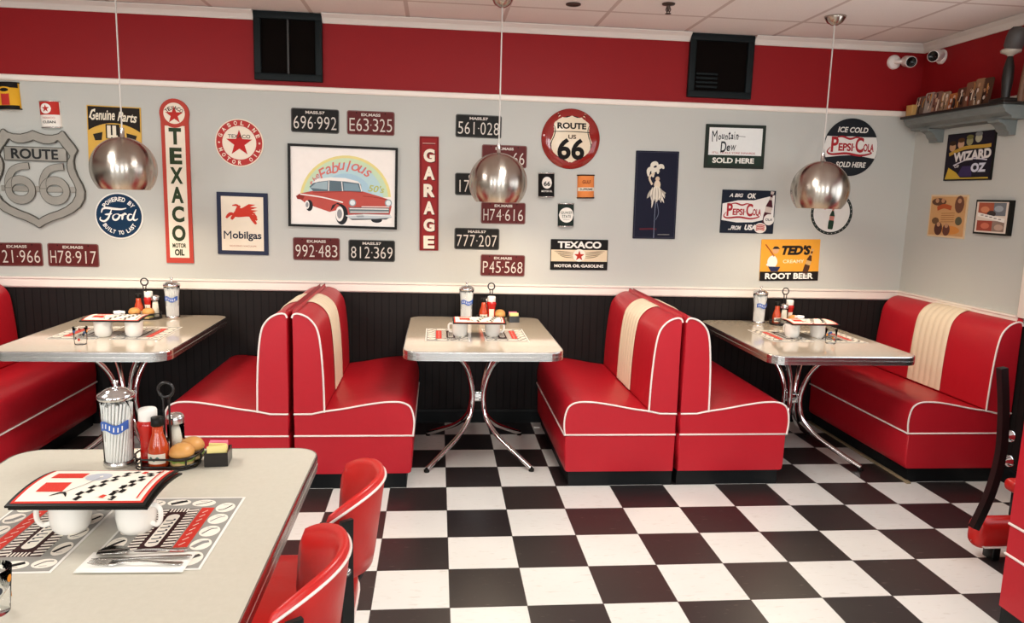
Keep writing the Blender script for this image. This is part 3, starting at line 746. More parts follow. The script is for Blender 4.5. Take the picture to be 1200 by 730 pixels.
def mk_hot():
    t = thing('hot_sauce_bottle', '', 'sauce bottle')
    MB().lathe([(.0001, 0), (.027, 0), (.029, .004), (.029, .055), (.024, .075), (.016, .10), (.014, .128), (.0001, .128)], HOT, 28).build('bottle', t)
    MB().lathe([(.016, .124), (.018, .126), (.017, .15), (.0001, .152)], BLACKPL, 20).build('cap', t)
    lb = MB(); rows = []
    for j in range(11):
        a = -PI/2-1.0+2*j/10; rows.append([(.0295*math.cos(a), .0295*math.sin(a), z) for z in (.014, .044)])
    lb.grid(rows, P('#e5dccb'), True); rows = []
    for j in range(11):
        a = -PI/2-.6+1.0*j/10; rows.append([(.0299*math.cos(a), .0299*math.sin(a), z) for z in (.026+.004*math.sin(j), .033+.004*math.sin(j))])
    lb.grid(rows, P('#5d7c72'), True); lb.build('label', t)
    return t
def mk_shaker():
    t = thing('sugar_shaker', '', 'shaker')
    shell([(.024, 0), (.0255, .004), (.0245, .05), (.0245, .118)], .003, .006).build('jar', t, weld=True)
    MB().lathe([(.0001, .007), (.0205, .007), (.0205, .1), (.0001, .104)], SUGAR, 20).build('contents', t)
    MB().lathe([(.026, .112), (.0265, .126), (.025, .134), (.018, .14), (.0001, .142)], STEEL, 28).build('lid', t)
    return t
def mk_burger():
    t = thing('burger_shaker', '', 'burger shaker')
    MB().lathe([(.0001, 0), (.028, 0), (.033, .004), (.033, .014), (.0001, .014)], BUNB, 28).build('bottom_bun', t)
    r = []
    for j in range(41):
        a = 2*PI*j/40; k = .036+.002*math.sin(9*a); r.append([(.01*math.cos(a), .01*math.sin(a), .016), (k*math.cos(a), k*math.sin(a), .0155+.002*math.sin(7*a)), (k*math.cos(a), k*math.sin(a), .019+.002*math.sin(7*a)), (.01*math.cos(a), .01*math.sin(a), .021)])
    MB().grid(r, LETT, True).build('lettuce', t)
    MB().lathe([(.0001, .02), (.033, .02), (.035, .024), (.034, .03), (.0001, .031)], PATTY, 28).build('patty', t)
    MB().lathe([(.0001, .03), (.033, .03), (.0365, .036), (.035, .046), (.028, .057), (.016, .064), (.0001, .066)], BUN, 28).build('top_bun', t)
    return t
def mk_box():
    t = thing('packet_box', '', 'box'); m = MB(); w, d, h = .034, .039, .042
    for a in ((-w, w, -d, d, 0, .003), (-w, w, -d, -d+.003, .003, h), (-w, w, d-.003, d, .003, h), (-w, -w+.003, -d+.003, d-.003, .003, h), (w-.003, w, -d+.003, d-.003, .003, h)): m.box(*a, CADDYM)
    m.build('body', t); return t
def mk_packet(m):
    def f():
        b = MB().rbox(-.027, .027, -.0014, .0014, 0, .048, .0012, m, 2); o = b.build('sweetener_packet'); return tag(o, '', 'packet')
    return f
def mk_mug():
    t = thing('mug', '', 'mug')
    o = [(.033, 0), (.036, .003), (.043, .014), (.0465, .04), (.046, .07), (.0475, .086)]
    MB().lathe([(.0001, 0)]+o+[(.045, .0885), (.043, .086), (.0415, .07), (.042, .04), (.038, .014), (.0001, .008)], WHITE, 36, cap=False).build('cup', t)
    MB().tube(spline([(.044, 0, .070), (.060, 0, .071), (.070, 0, .06), (.069, 0, .036), (.058, 0, .022), (.043, 0, .024)], 5), .006, WHITE, 10).build('handle', t)
    return t
# --- printed menus and place mats
BLK, OFFW, INKR, GREYI = P('#15120f'), P('#f0e8da'), P('#cf3a2e'), P('#8d8a86')
def checker(a, x0, y0, x1, y1, n, wd, m, L=3, rows=2, m2=None):
    d = Vector((x1-x0, y1-y0, 0)); ln = d.length; d.normalize(); q = Vector((-d.y, d.x, 0)); st = ln/n; o = Vector((x0, y0, 0)); rw = wd/rows
    for i in range(n):
        for j in range(rows):
            if (i+j) % 2: continue
            p = o+d*st*i+q*rw*j; a.fill([tuple(p)[:2], tuple(p+d*st)[:2], tuple(p+d*st+q*rw)[:2], tuple(p+q*rw)[:2]], m, L)
MW, MD = .31, .222
def mk_menu():
    bow = lambda u, v: .012*(1-(2*v/MD)**2) if True else 0
    t = thing('menu', '', 'menu'); m = MB()
    rows = []
    for j in range(13):
        v = -MD/2+MD*j/12; z = bow(0, v); rows.append([(-MW/2, v, z), (MW/2, v, z), (MW/2, v, z+.005), (-MW/2, v, z+.005)])
    m.grid(rows, BLACKPL, False, closeu=True); m.poly(rows[0], BLACKPL); m.poly(rows[-1], BLACKPL); m.build('cover', t)
    a = Art(.0053, bow)
    def patch(x0, y0, x1, y1, mm, L):
        n = max(1, int((y1-y0)/.012))
        for k in range(n): a.rect(x0, y0+(y1-y0)*k/n, x1, y0+(y1-y0)*(k+1)/n, mm, L)
    x0, y0 = -MW/2+.008, -MD/2+.008
    patch(x0, y0, -x0, -y0, INKR, 1); patch(x0+.007, y0+.007, -x0-.007, -y0-.007, OFFW, 2)
    patch(-.115, -.055, -.055, -.005, INKR, 3); patch(-.12, .025, -.045, .065, INKR, 3)
    a.oval(-.01, .035, .03, .03, P('#b9bcc4'), 3); a.stroke([(-.05, -.06), (-.02, -.02), (.0, .03)], .002, GREYI, 4); a.stroke([(-.075, -.075), (-.05, -.06), (-.035, -.08)], [.001, .007], BLK, 4)
    checker(a, -.005, -.095, .075, .08, 11, .024, BLK, 3); checker(a, .075, -.095, .13, .08, 11, .024, BLK, 3)
    a.stroke([(.05, -.085), (.095, .075)], .04, OFFW, 4); a.stroke([(.045, -.085), (.09, .075)], .012, INKR, 5)
    for k in range(5): a.stroke([(.062+k*.009, -.06+k*.028), (.074+k*.009, -.055+k*.028)], .006, BLK, 6)
    patch(.127, -.09, .131, .09, INKR, 6)
    a.build('printed_sheet', t, recalc=False)
    return t
def mk_mat():
    W, D = .255, .40; t = MB().box(-W/2, W/2, -D/2, D/2, 0, .0008, PAPER).build('place_mat'); tag(t, '', 'place mat')
    a = Art(.0008); a.rect(-W/2+.006, -D/2+.006, W/2-.006, D/2-.006, P('#99968f'), .5)
    BRN = P('#3a1c1c')
    a.rect(-.07, -.12, .03, .125, BRN, 1); 
    for k in range(16):
        y = -.12+k*.0153
        a.fill([(-.07, y), (-.07, y+.008), (-.045, y+.012), (-.045, y+.004)], OFFW, 1.5); a.fill([(.005, y), (.005, y+.008), (.03, y+.012), (.03, y+.004)], OFFW, 1.5)
    for k in range(6): a.rect(-.04+k*.008, .105, -.036+k*.008, .125, OFFW, 1.5)
    a.fill([(p[0], p[1]) for p in rrect(.036, .19, .018, 6, -.02, 0)], P('#3a1c1c'), 2); a.fill(rrect(.03, .18, .015, 6, -.02, 0), OFFW, 2.5)
    for k in range(7): a.stroke([(-.03, -.07+k*.02), (-.012, -.066+k*.02), (-.013, -.058+k*.02)], .005, P('#3d4046'), 3)
    a.rect(.034, -.125, .066, .13, INKR, 1.5)
    for k in range(9): a.stroke([(.044, -.11+k*.026), (.054, -.095+k*.026)], .0025, OFFW, 2)
    rnd = random.Random(5)
    for cx, cy, rx, ry in ((.092, -.15, .026, .034), (.093, -.08, .024, .03), (.093, -.01, .024, .03), (.093, .06, .024, .03), (.093, .13, .024, .03), (.03, .16, .03, .022), (-.035, .165, .03, .02), (-.095, .16, .026, .022), (-.1, .09, .02, .034), (-.1, .01, .02, .034), (-.1, -.07, .02, .034), (-.095, -.15, .025, .03), (-.03, -.16, .03, .022), (.035, -.16, .03, .022)):
        a.oval(cx, cy, rx, ry, OFFW, 1, 20)
        a.stroke([(cx-rx*.6, cy-ry*.5), (cx, cy+rnd.uniform(-.4, .4)*ry), (cx+rx*.6, cy+ry*.5)], rnd.choice((.004, .009, .013)), rnd.choice((BLK, P('#4a4744'), GREYI)), 1.5)
        a.stroke([(cx-rx*.4, cy+ry*.5), (cx+rx*.2, cy+ry*.6)], .002, GREYI, 1.5)
    a.build('print', t, recalc=False); return t
def mk_tumbler():
    t = thing('tumbler', '', 'glass'); 
    shell([(.027, 0), (.029, .003), (.0325, .05), (.036, .092)], .0028, .008).build('cup', t, weld=True)
    d = MB(); rnd = random.Random(11)
    for k in range(9):
        a = 2*PI*k/9+.3; z = (.03, .055, .072)[k % 3]; m = (P('#d98a2e'), P('#45608f'), P('#b9443a'), P('#3d3f45'))[k % 4]; rows = []
        for j in range(7):
            b = a+.2*math.cos(PI*j/6); h = .007*math.sin(PI*j/6)+.0006; r = .0296+.0725*z
            rows.append([(r*math.cos(b), r*math.sin(b), z-h), (r*math.cos(b), r*math.sin(b), z+h)])
        d.grid(rows, m, True)
    d.build('printed_pattern', t, recalc=False); return t
def mk_spoonlike(kind):
    def f():
        m = MB()
        def ribbon(prof):                     # (y, halfwidth, z)
            rows = [[(-w, y, z), (-w*.4, y, z-.0012*(kind != 'k')), (w*.4, y, z-.0012), (w, y, z), (w*.5, y, z+.0016), (-w*.5, y, z+.0016)] for y, w, z in prof]
            m.grid(rows, CUTLERY, True, closeu=True); m.poly(rows[0], CUTLERY); m.poly(rows[-1], CUTLERY)
        hand = [(-.0, .004, .006), (-.03, .0036, .008), (-.07, .005, .006), (-.1, .0085, .004), (-.118, .009, .0035), (-.124, .005, .0035)]
        if kind == 's':
            rows = []
            for i in range(9):
                u = i/8*PI; y = .035-.035*math.cos(u); w = max(.0005, .0185*math.sin(u)**.7)
                rows.append([(w*k, y, .0045+.007*(k*k)*math.sin(u)-.001) for k in (-1, -.5, 0, .5, 1)]+[(w*k, y, .006+.007*(k*k)*math.sin(u)) for k in (1, .5, 0, -.5, -1)])
            m.grid(rows, CUTLERY, True, closeu=True); ribbon([(.004, .004, .007)]+hand)
            n, c = 'spoon', 'spoon'
        elif kind == 'f':
            ribbon([(.035, .012, .003), (.022, .012, .003), (.01, .007, .005), (.0, .004, .006)]+hand[1:])
            for k in range(4):
                x = -.0098+k*.00655; m.tube([(x, .033, .003), (x, .055, .003), (x*.95, .078, .0075)], [.0022, .002, .0009], CUTLERY, 6)
            n, c = 'fork', 'fork'
        else:
            ribbon([(.09, .001, .002), (.08, .007, .002), (.03, .008, .002), (.0, .006, .003), (-.02, .005, .004), (-.11, .008, .004), (-.12, .004, .004)])
            n, c = 'knife', 'knife'
        o = m.build(n); return tag(o, '', c)
    return f
def mk_napkin():
    m = MB()
    for k in range(3): m.rbox(-.115+k*.001, .115-k*.002, -.045+k*.002, .045-k*.001, k*.0014, k*.0014+.0013, .0006, PAPER, 1)
    return tag(m.build('napkin'), '', 'napkin')

def setting(key, straw, caddy, rz, sauce, menus, mug, mats, tumb=None, nmenu=1):
    W = WHERE[key]
    inst('straw', mk_straws, straw, .12, f'glass straw dispenser with chrome lid and blue band {W}', 'straw dispensers')
    inst('straws', mk_strawbundle, (straw[0], straw[1], ZT+.0155), .3, f'white straws bunched inside the glass dispenser {W}', 'bunches of straws')
    inst('caddy', mk_caddy, caddy, rz, f'black wire condiment caddy with ring handle {W}', 'condiment caddies')
    zc = ZT+.0065
    for kind, dx, dy, r in sauce:
        p = (caddy[0]+dx, caddy[1]+dy, zc)
        if kind == 'k': inst('ketchup', mk_ketchup, p, r, f'red ketchup bottle with white cap in the black caddy {W}', 'ketchup bottles')
        if kind == 'h': inst('hot', mk_hot, p, r, f'orange hot sauce bottle with black cap in the black caddy {W}', 'hot sauce bottles')
        if kind == 's': inst('shaker', mk_shaker, p, r, f'glass shaker with steel lid and pale contents {W}', 'glass shakers')
        if kind in 'bB': inst('burger', mk_burger, p, r, 'burger shaped shaker ' + {'right': 'beside the ketchup ', 'left': 'left of its twin ' if kind == 'b' else 'right of its twin '}.get(key, 'in front of its twin ' if kind == 'b' else 'behind its twin ') + W, 'burger shaped shakers')
        if kind == 'x':
            q = (caddy[0]+dx, caddy[1]+dy); inst('box', mk_box, q, r, f'small open black box of sweetener packets {W}', 'packet boxes')
            rnd = random.Random(hash(key) % 7 if False else len(key))
            for i in range(8):
                pink = i >= 6; off = Vector((rnd.uniform(-.002, .002), -.03+i*.0078, 0)); off.rotate(Euler((0, 0, r)))
                o = inst('pink' if pink else 'yellow', mk_packet(PINK if pink else YEL), (q[0]+off.x, q[1]+off.y, ZT+.0045+rnd.uniform(0, .012)), r+rnd.uniform(-.25, .25),
                     f'{"pink" if pink else "pale yellow"} sweetener packet standing in the small black box {W}', f'{"pink" if pink else "yellow"} packets {W}')
    for i, (x, y, r) in enumerate(mug): inst('mug', mk_mug, (x, y), r, f'white mug under the {"left" if i == 0 else "right"} side of the menu {W}', 'white mugs holding up the menus')
    for i in range(nmenu):
        x, y, r = menus; extra = '' if nmenu == 1 else (', top one of two' if i == nmenu-1 else ', lower one of two')
        inst('menu', mk_menu, (x+(-.004 if i else .004)*(nmenu > 1), y, ZT+.0895+.006*i-.0005), r+(.015*i), f'black edged menu lying across two white mugs {W}{extra}', 'menus resting on mugs')
    for i, (x, y, r) in enumerate(mats): inst('mat', mk_mat, (x, y), r, f'grey printed place mat with red stripe at the {"left" if i == 0 else "right"} side {W}', 'printed place mats')
    if tumb: inst('tumbler', mk_tumbler, tumb, .4, f'small clear tumbler printed with coloured shapes {W}', 'printed tumblers')
zm = ZT+.0012
setting('front', (-1.012, -1.975), (-.868, -1.978), 0, (('k', -.062, .018, PI), ('h', -.018, -.03, 0), ('s', .01, .04, 0), ('b', .046, -.022, 0), ('B', .058, .036, 0), ('x', .142, .012, .1)),
        (-.885, -2.405, -.03), ((-.945, -2.425, PI+.35), (-.79, -2.432, -.35)), ((-1.018, -2.44, PI), (-.706, -2.44, 0)), (-.922, -2.795), 2)
setting('middle', (.132, .68), (.295, .68), 0, (('h', -.05, -.022, 0), ('k', .002, -.022, 0), ('s', -.03, .03, 0), ('b', .06, -.02, 0), ('B', .065, .035, 0), ('x', .15, -.015, .1)),
        (.185, .145, 0), ((.075, .14, PI-.3), (.268, .145, .2)), ((.0, .17, PI), (.345, .18, 0)))
setting('left', (-1.733, .655), (-1.89, .635), 0, (('k', .012, .022, 0), ('h', -.04, .0, 0), ('s', .06, .0, 0), ('b', -.055, -.03, 0), ('B', .028, -.035, 0)),
        (-1.84, .09, .02), ((-1.895, .035, 1.9), (-1.735, .04, 1.4)), ((-2.03, .14, PI), (-1.70, .14, 0)), (-1.915, -.19))
setting('right', (2.165, .71), (2.325, .67), 0, (('h', -.05, .0, 0), ('k', .045, .02, 0), ('s', -.012, -.03, 0), ('b', .055, -.035, 0)),
        (2.27, .225, 0), ((2.16, .2, 1.9), (2.33, .205, 1.5)), ((2.10, .24, PI), (2.44, .22, 0)), (2.31, .005))
# folded napkin and cutlery on the near corner of the right place mat
zn = ZT+.0014
o = mk_napkin(); o.location = (-.725, -2.606, ZT+.0024); o.rotation_euler = (0, 0, -.03); o['label'] = 'folded white paper napkin under the cutlery on the foreground table'
zc_ = ZT+.0072
for kind, x, y, r in (('s', -.752, -2.572, PI/2+.10), ('k', -.73, -2.598, PI/2+.02), ('f', -.742, -2.622, PI/2-.06)):
    o = mk_spoonlike(kind)(); o.location = (x, y, zc_); o.rotation_euler = (0, 0, r)
    o['label'] = {'s': 'steel spoon lying on the folded napkin, farthest from the viewer', 'k': 'steel knife lying between the fork and the spoon on the napkin', 'f': 'steel fork lying on the folded napkin, tines to the left'}[kind]
    o['group'] = 'cutlery on the napkin'
for (x, y), W in (((-1.86, .165), 'left'), ((2.25, .30), 'right')):
    m = MB().tube([(-.028, 0, .009), (.0, .002, .011), (.03, 0, .009)], [.008, .0095, .008], PAPER, 10).tube([(-.02, -.014, .008), (.015, -.016, .008)], .007, PAPER, 8)
    o = m.build('napkin_roll'); o.location = (x, y, ZT+.0895+.0145); tag(o, f'small white rolled napkin lying on top of the menu {WHERE[W]}', 'napkin')
# ------------------------------------------------------------------ signs on the back wall
BACKD = .004
def board(w, h, m, th=.006, r=.004, z0=.001): return MB().prism(rrect(w, h, r, 3), z0, z0+th, m)
def art_child(root, th=.007):
    return lambda name, fn, surf=None, base=None: (lambda a: (fn(a), a.build(name, root, recalc=False))[1])(Art(base if base is not None else th, surf))
MAROON, PLBLK, CHARW = mat('plate_maroon', '#5a1f1d', .5, vary=.15, vscale=30, spec=.2), mat('plate_black', '#1d1c19', .5, vary=.15, vscale=30, spec=.15), mat('plate_letter', '#cfc4b8', .4, vary=.12, vscale=60)
PG = 'old licence plates on the back wall'
def plate(corners, maroon, left, right, label, small=None):
    pos, w, h, tilt = placed(corners); m = MAROON if maroon else PLBLK
    b = MB(); o = rrect(w, h, .014, 5); i1 = rrect(w-.012, h-.012, .010, 5)
    b.prism(o, .002, .0045, m)
    a = Art(.0045); n = len(o); LIP = mat('plate_lip_m', '#74504a', .45, vary=.1) if maroon else mat('plate_lip_b', '#4b4944', .45, vary=.1)
    rows = [[(p[0], p[1], .0045) for p in o], [(p[0]*.992, p[1]*.985, .0062) for p in o], [(p[0], p[1], .0045) for p in i1]]
    b.grid(rows, LIP, True, closeu=True)
    root = sign_root(b, 'licence_plate', label, 'licence plate', pos, tilt, group=PG)
    def chars(A):
        hh = h*.53; cy = -h*.085; cw = w*.112
        def run(s_, xs):
            for ch, x in zip(s_, xs):
                if ch == ' ': continue
                A.text(ch, x, cy, cw*(.2 if ch == '1' else 1.0), hh, CHARW, 2, -.008)
        run(left, [-w*.5+w*(.085+.145*k)+.008 for k in range(3)]); run(right, [w*.5-w*(.085+.145*(2-k))-.008 for k in range(3)])
        if left.strip() and right.strip(): A.oval(0, cy, .004, .004, CHARW, 2, 8)
    ac = art_child(root, .005)
    ac('number', chars)
    if small: ac('header', lambda A: A.text(small, 0, h*.335, w*.40, h*.12, CHARW, 2, .035))
    ac('bolt_holes', lambda A: [A.oval(sx*w*.3, sy*h*.41, .004, .004, P('#15100e'), 1, 8) for sx in (-1, 1) for sy in (-1, 1)])
def q(x0, y0, x1, y1, sk=0): return ((x0, y0), (x1, y0+sk), (x1, y1), (x0, y1-sk))
EM, MS = 'EX.MASS', 'MASS.57'
plate(((-10, 284), (50, 284.3), (51, 312), (-8, 311.5)), True, ' 21', '966', 'maroon licence plate reading 21 966, cut off by the left edge', EM)
plate(((55.6, 284.4), (115.6, 286), (117, 313), (57, 312)), True, 'H78', '917', 'maroon licence plate reading H78 917 above the left table', EM)
plate(((340.8, 126), (397, 128.7), (398, 157), (341.4, 154.6)), False, '696', '992', 'black licence plate reading 696 992 above the car picture', MS)
plate(((406.2, 129.2), (462.3, 131.2), (462.8, 159.5), (407, 157.2)), True, 'E63', '325', 'maroon licence plate reading E63 325 above the car picture', EM)
plate(((343, 277.7), (398.2, 279), (398.7, 305.5), (343.8, 304.6)), True, '992', '483', 'maroon licence plate reading 992 483 below the car picture', EM)
plate(((408.3, 280.5), (462.6, 281.8), (463.4, 307), (408.6, 305.7)), False, '812', '369', 'black licence plate reading 812 369 below the car picture', MS)
plate(((533.7, 133.4), (587.5, 136), (587.9, 162.8), (533.9, 160.6)), False, '561', '028', 'black licence plate reading 561 028 behind the middle lamp cord', MS)
plate(((564.7, 169), (617.5, 171), (617.2, 197.5), (564.2, 195.6)), True, '   ', ' 66', 'maroon licence plate ending in 66 half hidden by the middle lamp', EM)
plate(((533.2, 202.3), (586.6, 203.6), (586.6, 229.5), (533, 228.6)), False, '17 ', '   ', 'black licence plate starting 17 mostly hidden by the middle lamp', MS)
plate(((563.8, 236.5), (615.9, 237.6), (615.6, 263), (563.4, 261.8)), True, 'H74', '616', 'maroon licence plate reading H74 616 just below the middle lamp', EM)
plate(((532.6, 266.6), (585.2, 268), (585, 293), (532.2, 292)), False, '777', '207', 'black licence plate reading 777 207 right of the tall garage sign', MS)
plate(((563.2, 297.8), (615.2, 299), (614.8, 324.2), (562.8, 323)), True, 'P45', '568', 'maroon licence plate reading P45 568 lowest above the middle table', EM)

# galvanised open shield, far left
GALV = mat('galvanised_steel', '#98948a', .55, .15, bump=.15, bscale=70, vary=.18, vscale=9); GALVD = mat('weathered_edge', '#4e4b43', .6, .2, vary=.2, vscale=14)
def wpts(px, z=False): return [on_y(*p) for p in px]
tip, top = on_y(49, 267), on_y(39.5, 153); cx0, cz0 = (tip.x+top.x)/2, (tip.z+top.z)/2
SHH = (top.z-tip.z); 
def shield(h, half=.43):
    """classic two-hump shield outline, height h, centred"""
    r = [(0, .5), (.05, .478), (.12, .458), (.19, .458), (.25, .475), (.285, .505), (.30, .50), (.34, .44), (.40, .36), (.425, .315), (.415, .29), (.395, .26), (.38, .20), (.385, .13), (.41, .05), (.455, -.04), (.475, -.11), (.465, -.19), (.42, -.27), (.34, -.335), (.24, -.385), (.13, -.425), (.05, -.465), (0, -.5)]
    return [(x*h, y*h) for x, y in r]+[(-x*h, y*h) for x, y in r[-2:0:-1]]
def inset(pts, d):
    n = len(pts); o = []
    for i in range(n):
        a, b, c = Vector(pts[i-1]), Vector(pts[i]), Vector(pts[(i+1) % n]); e1, e2 = (b-a).normalized(), (c-b).normalized()
        n1, n2 = Vector((e1.y, -e1.x)), Vector((e2.y, -e2.x)); m = (n1+n2)
        m = m.normalized() if m.length > .01 else n1; k = min(1.6, 1/max(.3, m.dot(n1)))
        o.append(tuple(b+m*d*k))
    return o
def ring_prism(mb, o, i, z0, z1, m, me):
    n = len(o); mb.add([(p[0], p[1], z1) for p in o+i], [(k, (k+1) % n, n+(k+1) % n, n+k) for k in range(n)], m)
    for l in (o, i): mb.add([(p[0], p[1], z0) for p in l]+[(p[0], p[1], z1) for p in l], [(k, (k+1) % n, n+(k+1) % n, n+k) for k in range(n)], me)
    return mb
so = shield(SHH); si = [(x*.82, y*.82+(.0 if y < .2*SHH else -.004)) for x, y in so]
b = ring_prism(MB(), so, si, .001, .022, GALV, GALVD)
root = sign_root(b, 'shield_sign', 'large open grey metal shield sign reading ROUTE 66 at far left', 'sign', Vector((cx0, YW, cz0)), 0)
def galvedge(A):
    for l, d in ((so, -.002), (si, .002)): A.stroke(l, .006, GALVD, 1, smooth=False, closed=True)
art_child(root, .022)('edge_line', galvedge)
bar = MB().rbox(-.30*SHH, .315*SHH, .188*SHH, .335*SHH, .002, .016, .003, GALV, 2); bo = bar.build('name_bar', root)
art_child(bo, .0164)('lettering', lambda A: (A.text('ROUTE', .0, .262*SHH, .46*SHH, .105*SHH, BLACKMETAL, 2, .03), A.frame(-.30*SHH, .188*SHH, .315*SHH, .335*SHH, .005, GALVD, 1)))
MB().rbox(-.36*SHH, .43*SHH, -.125*SHH, -.065*SHH, .003, .010, .002, GALV, 2).build('cross_bar', root)
for sx in (-.165, .175):
    d = MB(); A = Art(.0165); cx = sx*SHH; cy = -.11*SHH; R_o, R_i = .148*SHH, .082*SHH
    o, i = ell(cx, cy, R_o, R_o, 28), ell(cx, cy, R_i, R_i*.75, 28); ring_prism(d, o, i, .010, .017, GALV, GALVD)
    st = spline([(cx-.115*SHH, cy+.02*SHH, 0), (cx-.112*SHH, cy+.10*SHH, 0), (cx-.07*SHH, cy+.19*SHH, 0), (cx+.0*SHH, cy+.235*SHH, 0), (cx+.10*SHH, cy+.25*SHH, 0)], 5)
    l, r = [], []
    for k, p in enumerate(st):
        t_ = (st[min(k+1, len(st)-1)]-st[max(0, k-1)]).normalized(); nn = Vector((-t_.y, t_.x, 0))*.034*SHH; l.append(tuple(p+nn)[:2]); r.append(tuple(p-nn)[:2])
    d.prism(l+r[::-1], .0112, .0176, GALV, side=GALVD)
    do = d.build('digit', root)
    def edge(A, o=o, i=i, l=l, r=r): A.stroke(o, .003, GALVD, 1, smooth=False, closed=True); A.stroke(i, .003, GALVD, 1, smooth=False, closed=True); A.stroke(l+r[::-1], .003, GALVD, 1.2, smooth=False, closed=True)
    art_child(do, .0178)('edge_line', edge)

# half-can wall pieces
def half_can(corners, label, base, parts, rim):
    pos, w, h, tilt = placed(corners); R = w/2; D = .32*w
    sf = lambda u, v: D*math.sqrt(max(0, 1-(u/R)**2))
    b = MB(); n = 18; rows = []
    for j in range(n+1):
        a = PI*j/n; u = -R*math.cos(a); z = D*math.sin(a)
        rows.append([(u, -h/2, .001+z), (u, h/2, .001+z)])
    b.grid(rows, base, True); b.poly([r[0] for r in rows], base); b.poly([r[1] for r in rows], base); b.poly([rows[0][0], rows[-1][0], rows[-1][1], rows[0][1]], base)
    root = sign_root(b, 'wall_plaque', label, 'can', pos, tilt, group='half oil cans on the back wall')
    for v in (-h/2, h/2):
        MB().tube([(-R*1.02*math.cos(PI*j/n), v, .001+D*1.03*math.sin(PI*j/n)) for j in range(n+1)], .004, rim, 6).build('rim', root)
    class CA(Art):
        def band(s, v0, v1, m, L=1, u0=-.96, u1=.96):
            rr = []
            for j in range(15):
                u = R*(u0+(u1-u0)*j/14); rr.append([(u, v*h, s.w(u, 0, L)) for v in (v0, v1)])
            return s.grid(rr, m, True)
        def disc(s, u, v, ru, rv, m, L=1):
            rr = []
            for j in range(13):
                x = u*R+ru*R*(-1+2*j/12); y = rv*h*math.sqrt(max(0, 1-(-1+2*j/12)**2)); rr.append([(x, v*h-y, s.w(x, 0, L)), (x, v*h+y, s.w(x, 0, L))])
            return s.grid(rr, m, True)
    A = CA(.0015, sf); parts(A, R, h); A.build('printed_label', root, recalc=False)
YEL_, ORG_, RED_, CRM_, BK_, NAVY_, WH_ = P('#dba52c'), P('#d98246'), P('#b8342c'), P('#e6dcc6'), P('#1a1817'), P('#1d2438'), P('#ece6dc')
GRN_ = P('#2c3d2c')
half_can(q(-2, 97.5, 24, 128), 'yellow half can plaque with red panel cut off by the left edge', YEL_, lambda A, R, h: (A.band(.3, .5, BK_), A.band(-.5, -.37, BK_), A.disc(-.1, .2, .75, .14, YEL_, 1.6), A.disc(-.1, .22, .4, .07, BK_, 2), A.band(-.36, .08, RED_, 1.5, -.45, .3)), BK_)
half_can(q(48, 119.4, 72, 149.5), 'small red and white half can plaque with star above the grey shield', WH_, lambda A, R, h: (A.band(-.02, .5, RED_), A.disc(-.2, .22, .55, .2, WH_, 2), A.star(-.2*R, .22*h, .4*R, RED_, 3), A.text('CLEAN', .0, -.3*h, 1.2*R, .1*h, BK_, 2), A.text('TEXACO', 0, -.14*h, 1.2*R, .08*h, P('#c98d84'), 2)), STEEL)
half_can(q(630.7, 203.2, 649.6, 230.6), 'small black half can plaque with white shield reading 66', BK_, lambda A, R, h: (A.disc(0, .1, .62, .25, WH_, 1.5), A.text('66', 0, .06*h, .8*R, .2*h, BK_, 3, .03), A.text('MOTOR OIL', 0, -.26*h, 1.3*R, .08*h, WH_, 2)), STEEL)
half_can(q(676.4, 205.4, 696, 231.8), 'small orange half can plaque right of the black one', ORG_, lambda A, R, h: (A.band(-.2, -.04, CRM_), A.text('GULF', 0, .2*h, 1.0*R, .15*h, P('#7c3d22'), 2, .03), A.text('SUPREME', 0, -.12*h, 1.5*R, .1*h, BK_, 3, .02)), BK_)
half_can(q(653.6, 238.6, 672.3, 265), 'small green half can plaque with white oval, lowest of three', P('#26302b'), lambda A, R, h: (A.disc(0, .0, .92, .33, WH_, 1.5), A.text('QUAKER', 0, .1*h, 1.4*R, .13*h, GRN_, 3, .01), A.text('STATE', 0, -.06*h, 1.1*R, .13*h, GRN_, 3, .01), A.text('MOTOR OIL', 0, -.2*h, .8*R, .05*h, GRN_, 3, 0)), STEEL)

# yellow and black parts sign behind the left lamp
pos, w, h, tilt = placed(((101.4, 123), (165, 126.2), (167.5, 199), (105.2, 196)))
root = sign_root(board(w, h, P('#d5a94e')), 'metal_sign', 'yellow and black sign reading Genuine Parts behind the left lamp', 'sign', pos, tilt)
ac = art_child(root)
ac('top_panel', lambda A: A.fill([(-w/2+.006, h/2-.006), (w/2-.006, h/2-.006), (w/2-.006, .10*h)]+[(x*w*.485, .10*h+.13*h*(1-x*x)) for x in [1-2*k/14 for k in range(1, 14)]]+[(-w/2+.006, .10*h)], P('#27211d'), 1))
ac('lettering', lambda A: (A.text('Genuine', -.21*w, .355*h, .46*w, .17*h, CRM_, 3, .02, .25, .03), A.text('Parts', .25*w, .335*h, .36*w, .155*h, CRM_, 3, .02, .25, -.06), A.stroke([(-.45*w, .30*h), (-.40*w, .40*h), (-.34*w, .44*h)], .008, CRM_, 3)))
ac('emblem', lambda A: (A.rect(-.16*w, -.02*h, .10*w, .21*h, P('#2b2622'), 2), A.stroke([(-.10*w, .19*h), (-.10*w, -.01*h)], .022, CRM_, 3), A.stroke([(.0, .19*h), (.0, -.01*h)], .022, CRM_, 3), A.stroke([(-.13*w, .02*h), (.06*w, .02*h)], .012, CRM_, 3), A.fill([(-.40*w, .04*h), (-.22*w, .08*h), (-.24*w, -.05*h), (-.36*w, -.06*h)], P('#2b2622'), 2), A.fill([(.22*w, .08*h), (.42*w, .04*h), (.38*w, -.06*h), (.24*w, -.05*h)], P('#2b2622'), 2), A.oval(0, -.25*h, .33*w, .14*h, P('#2b2622'), 2)))

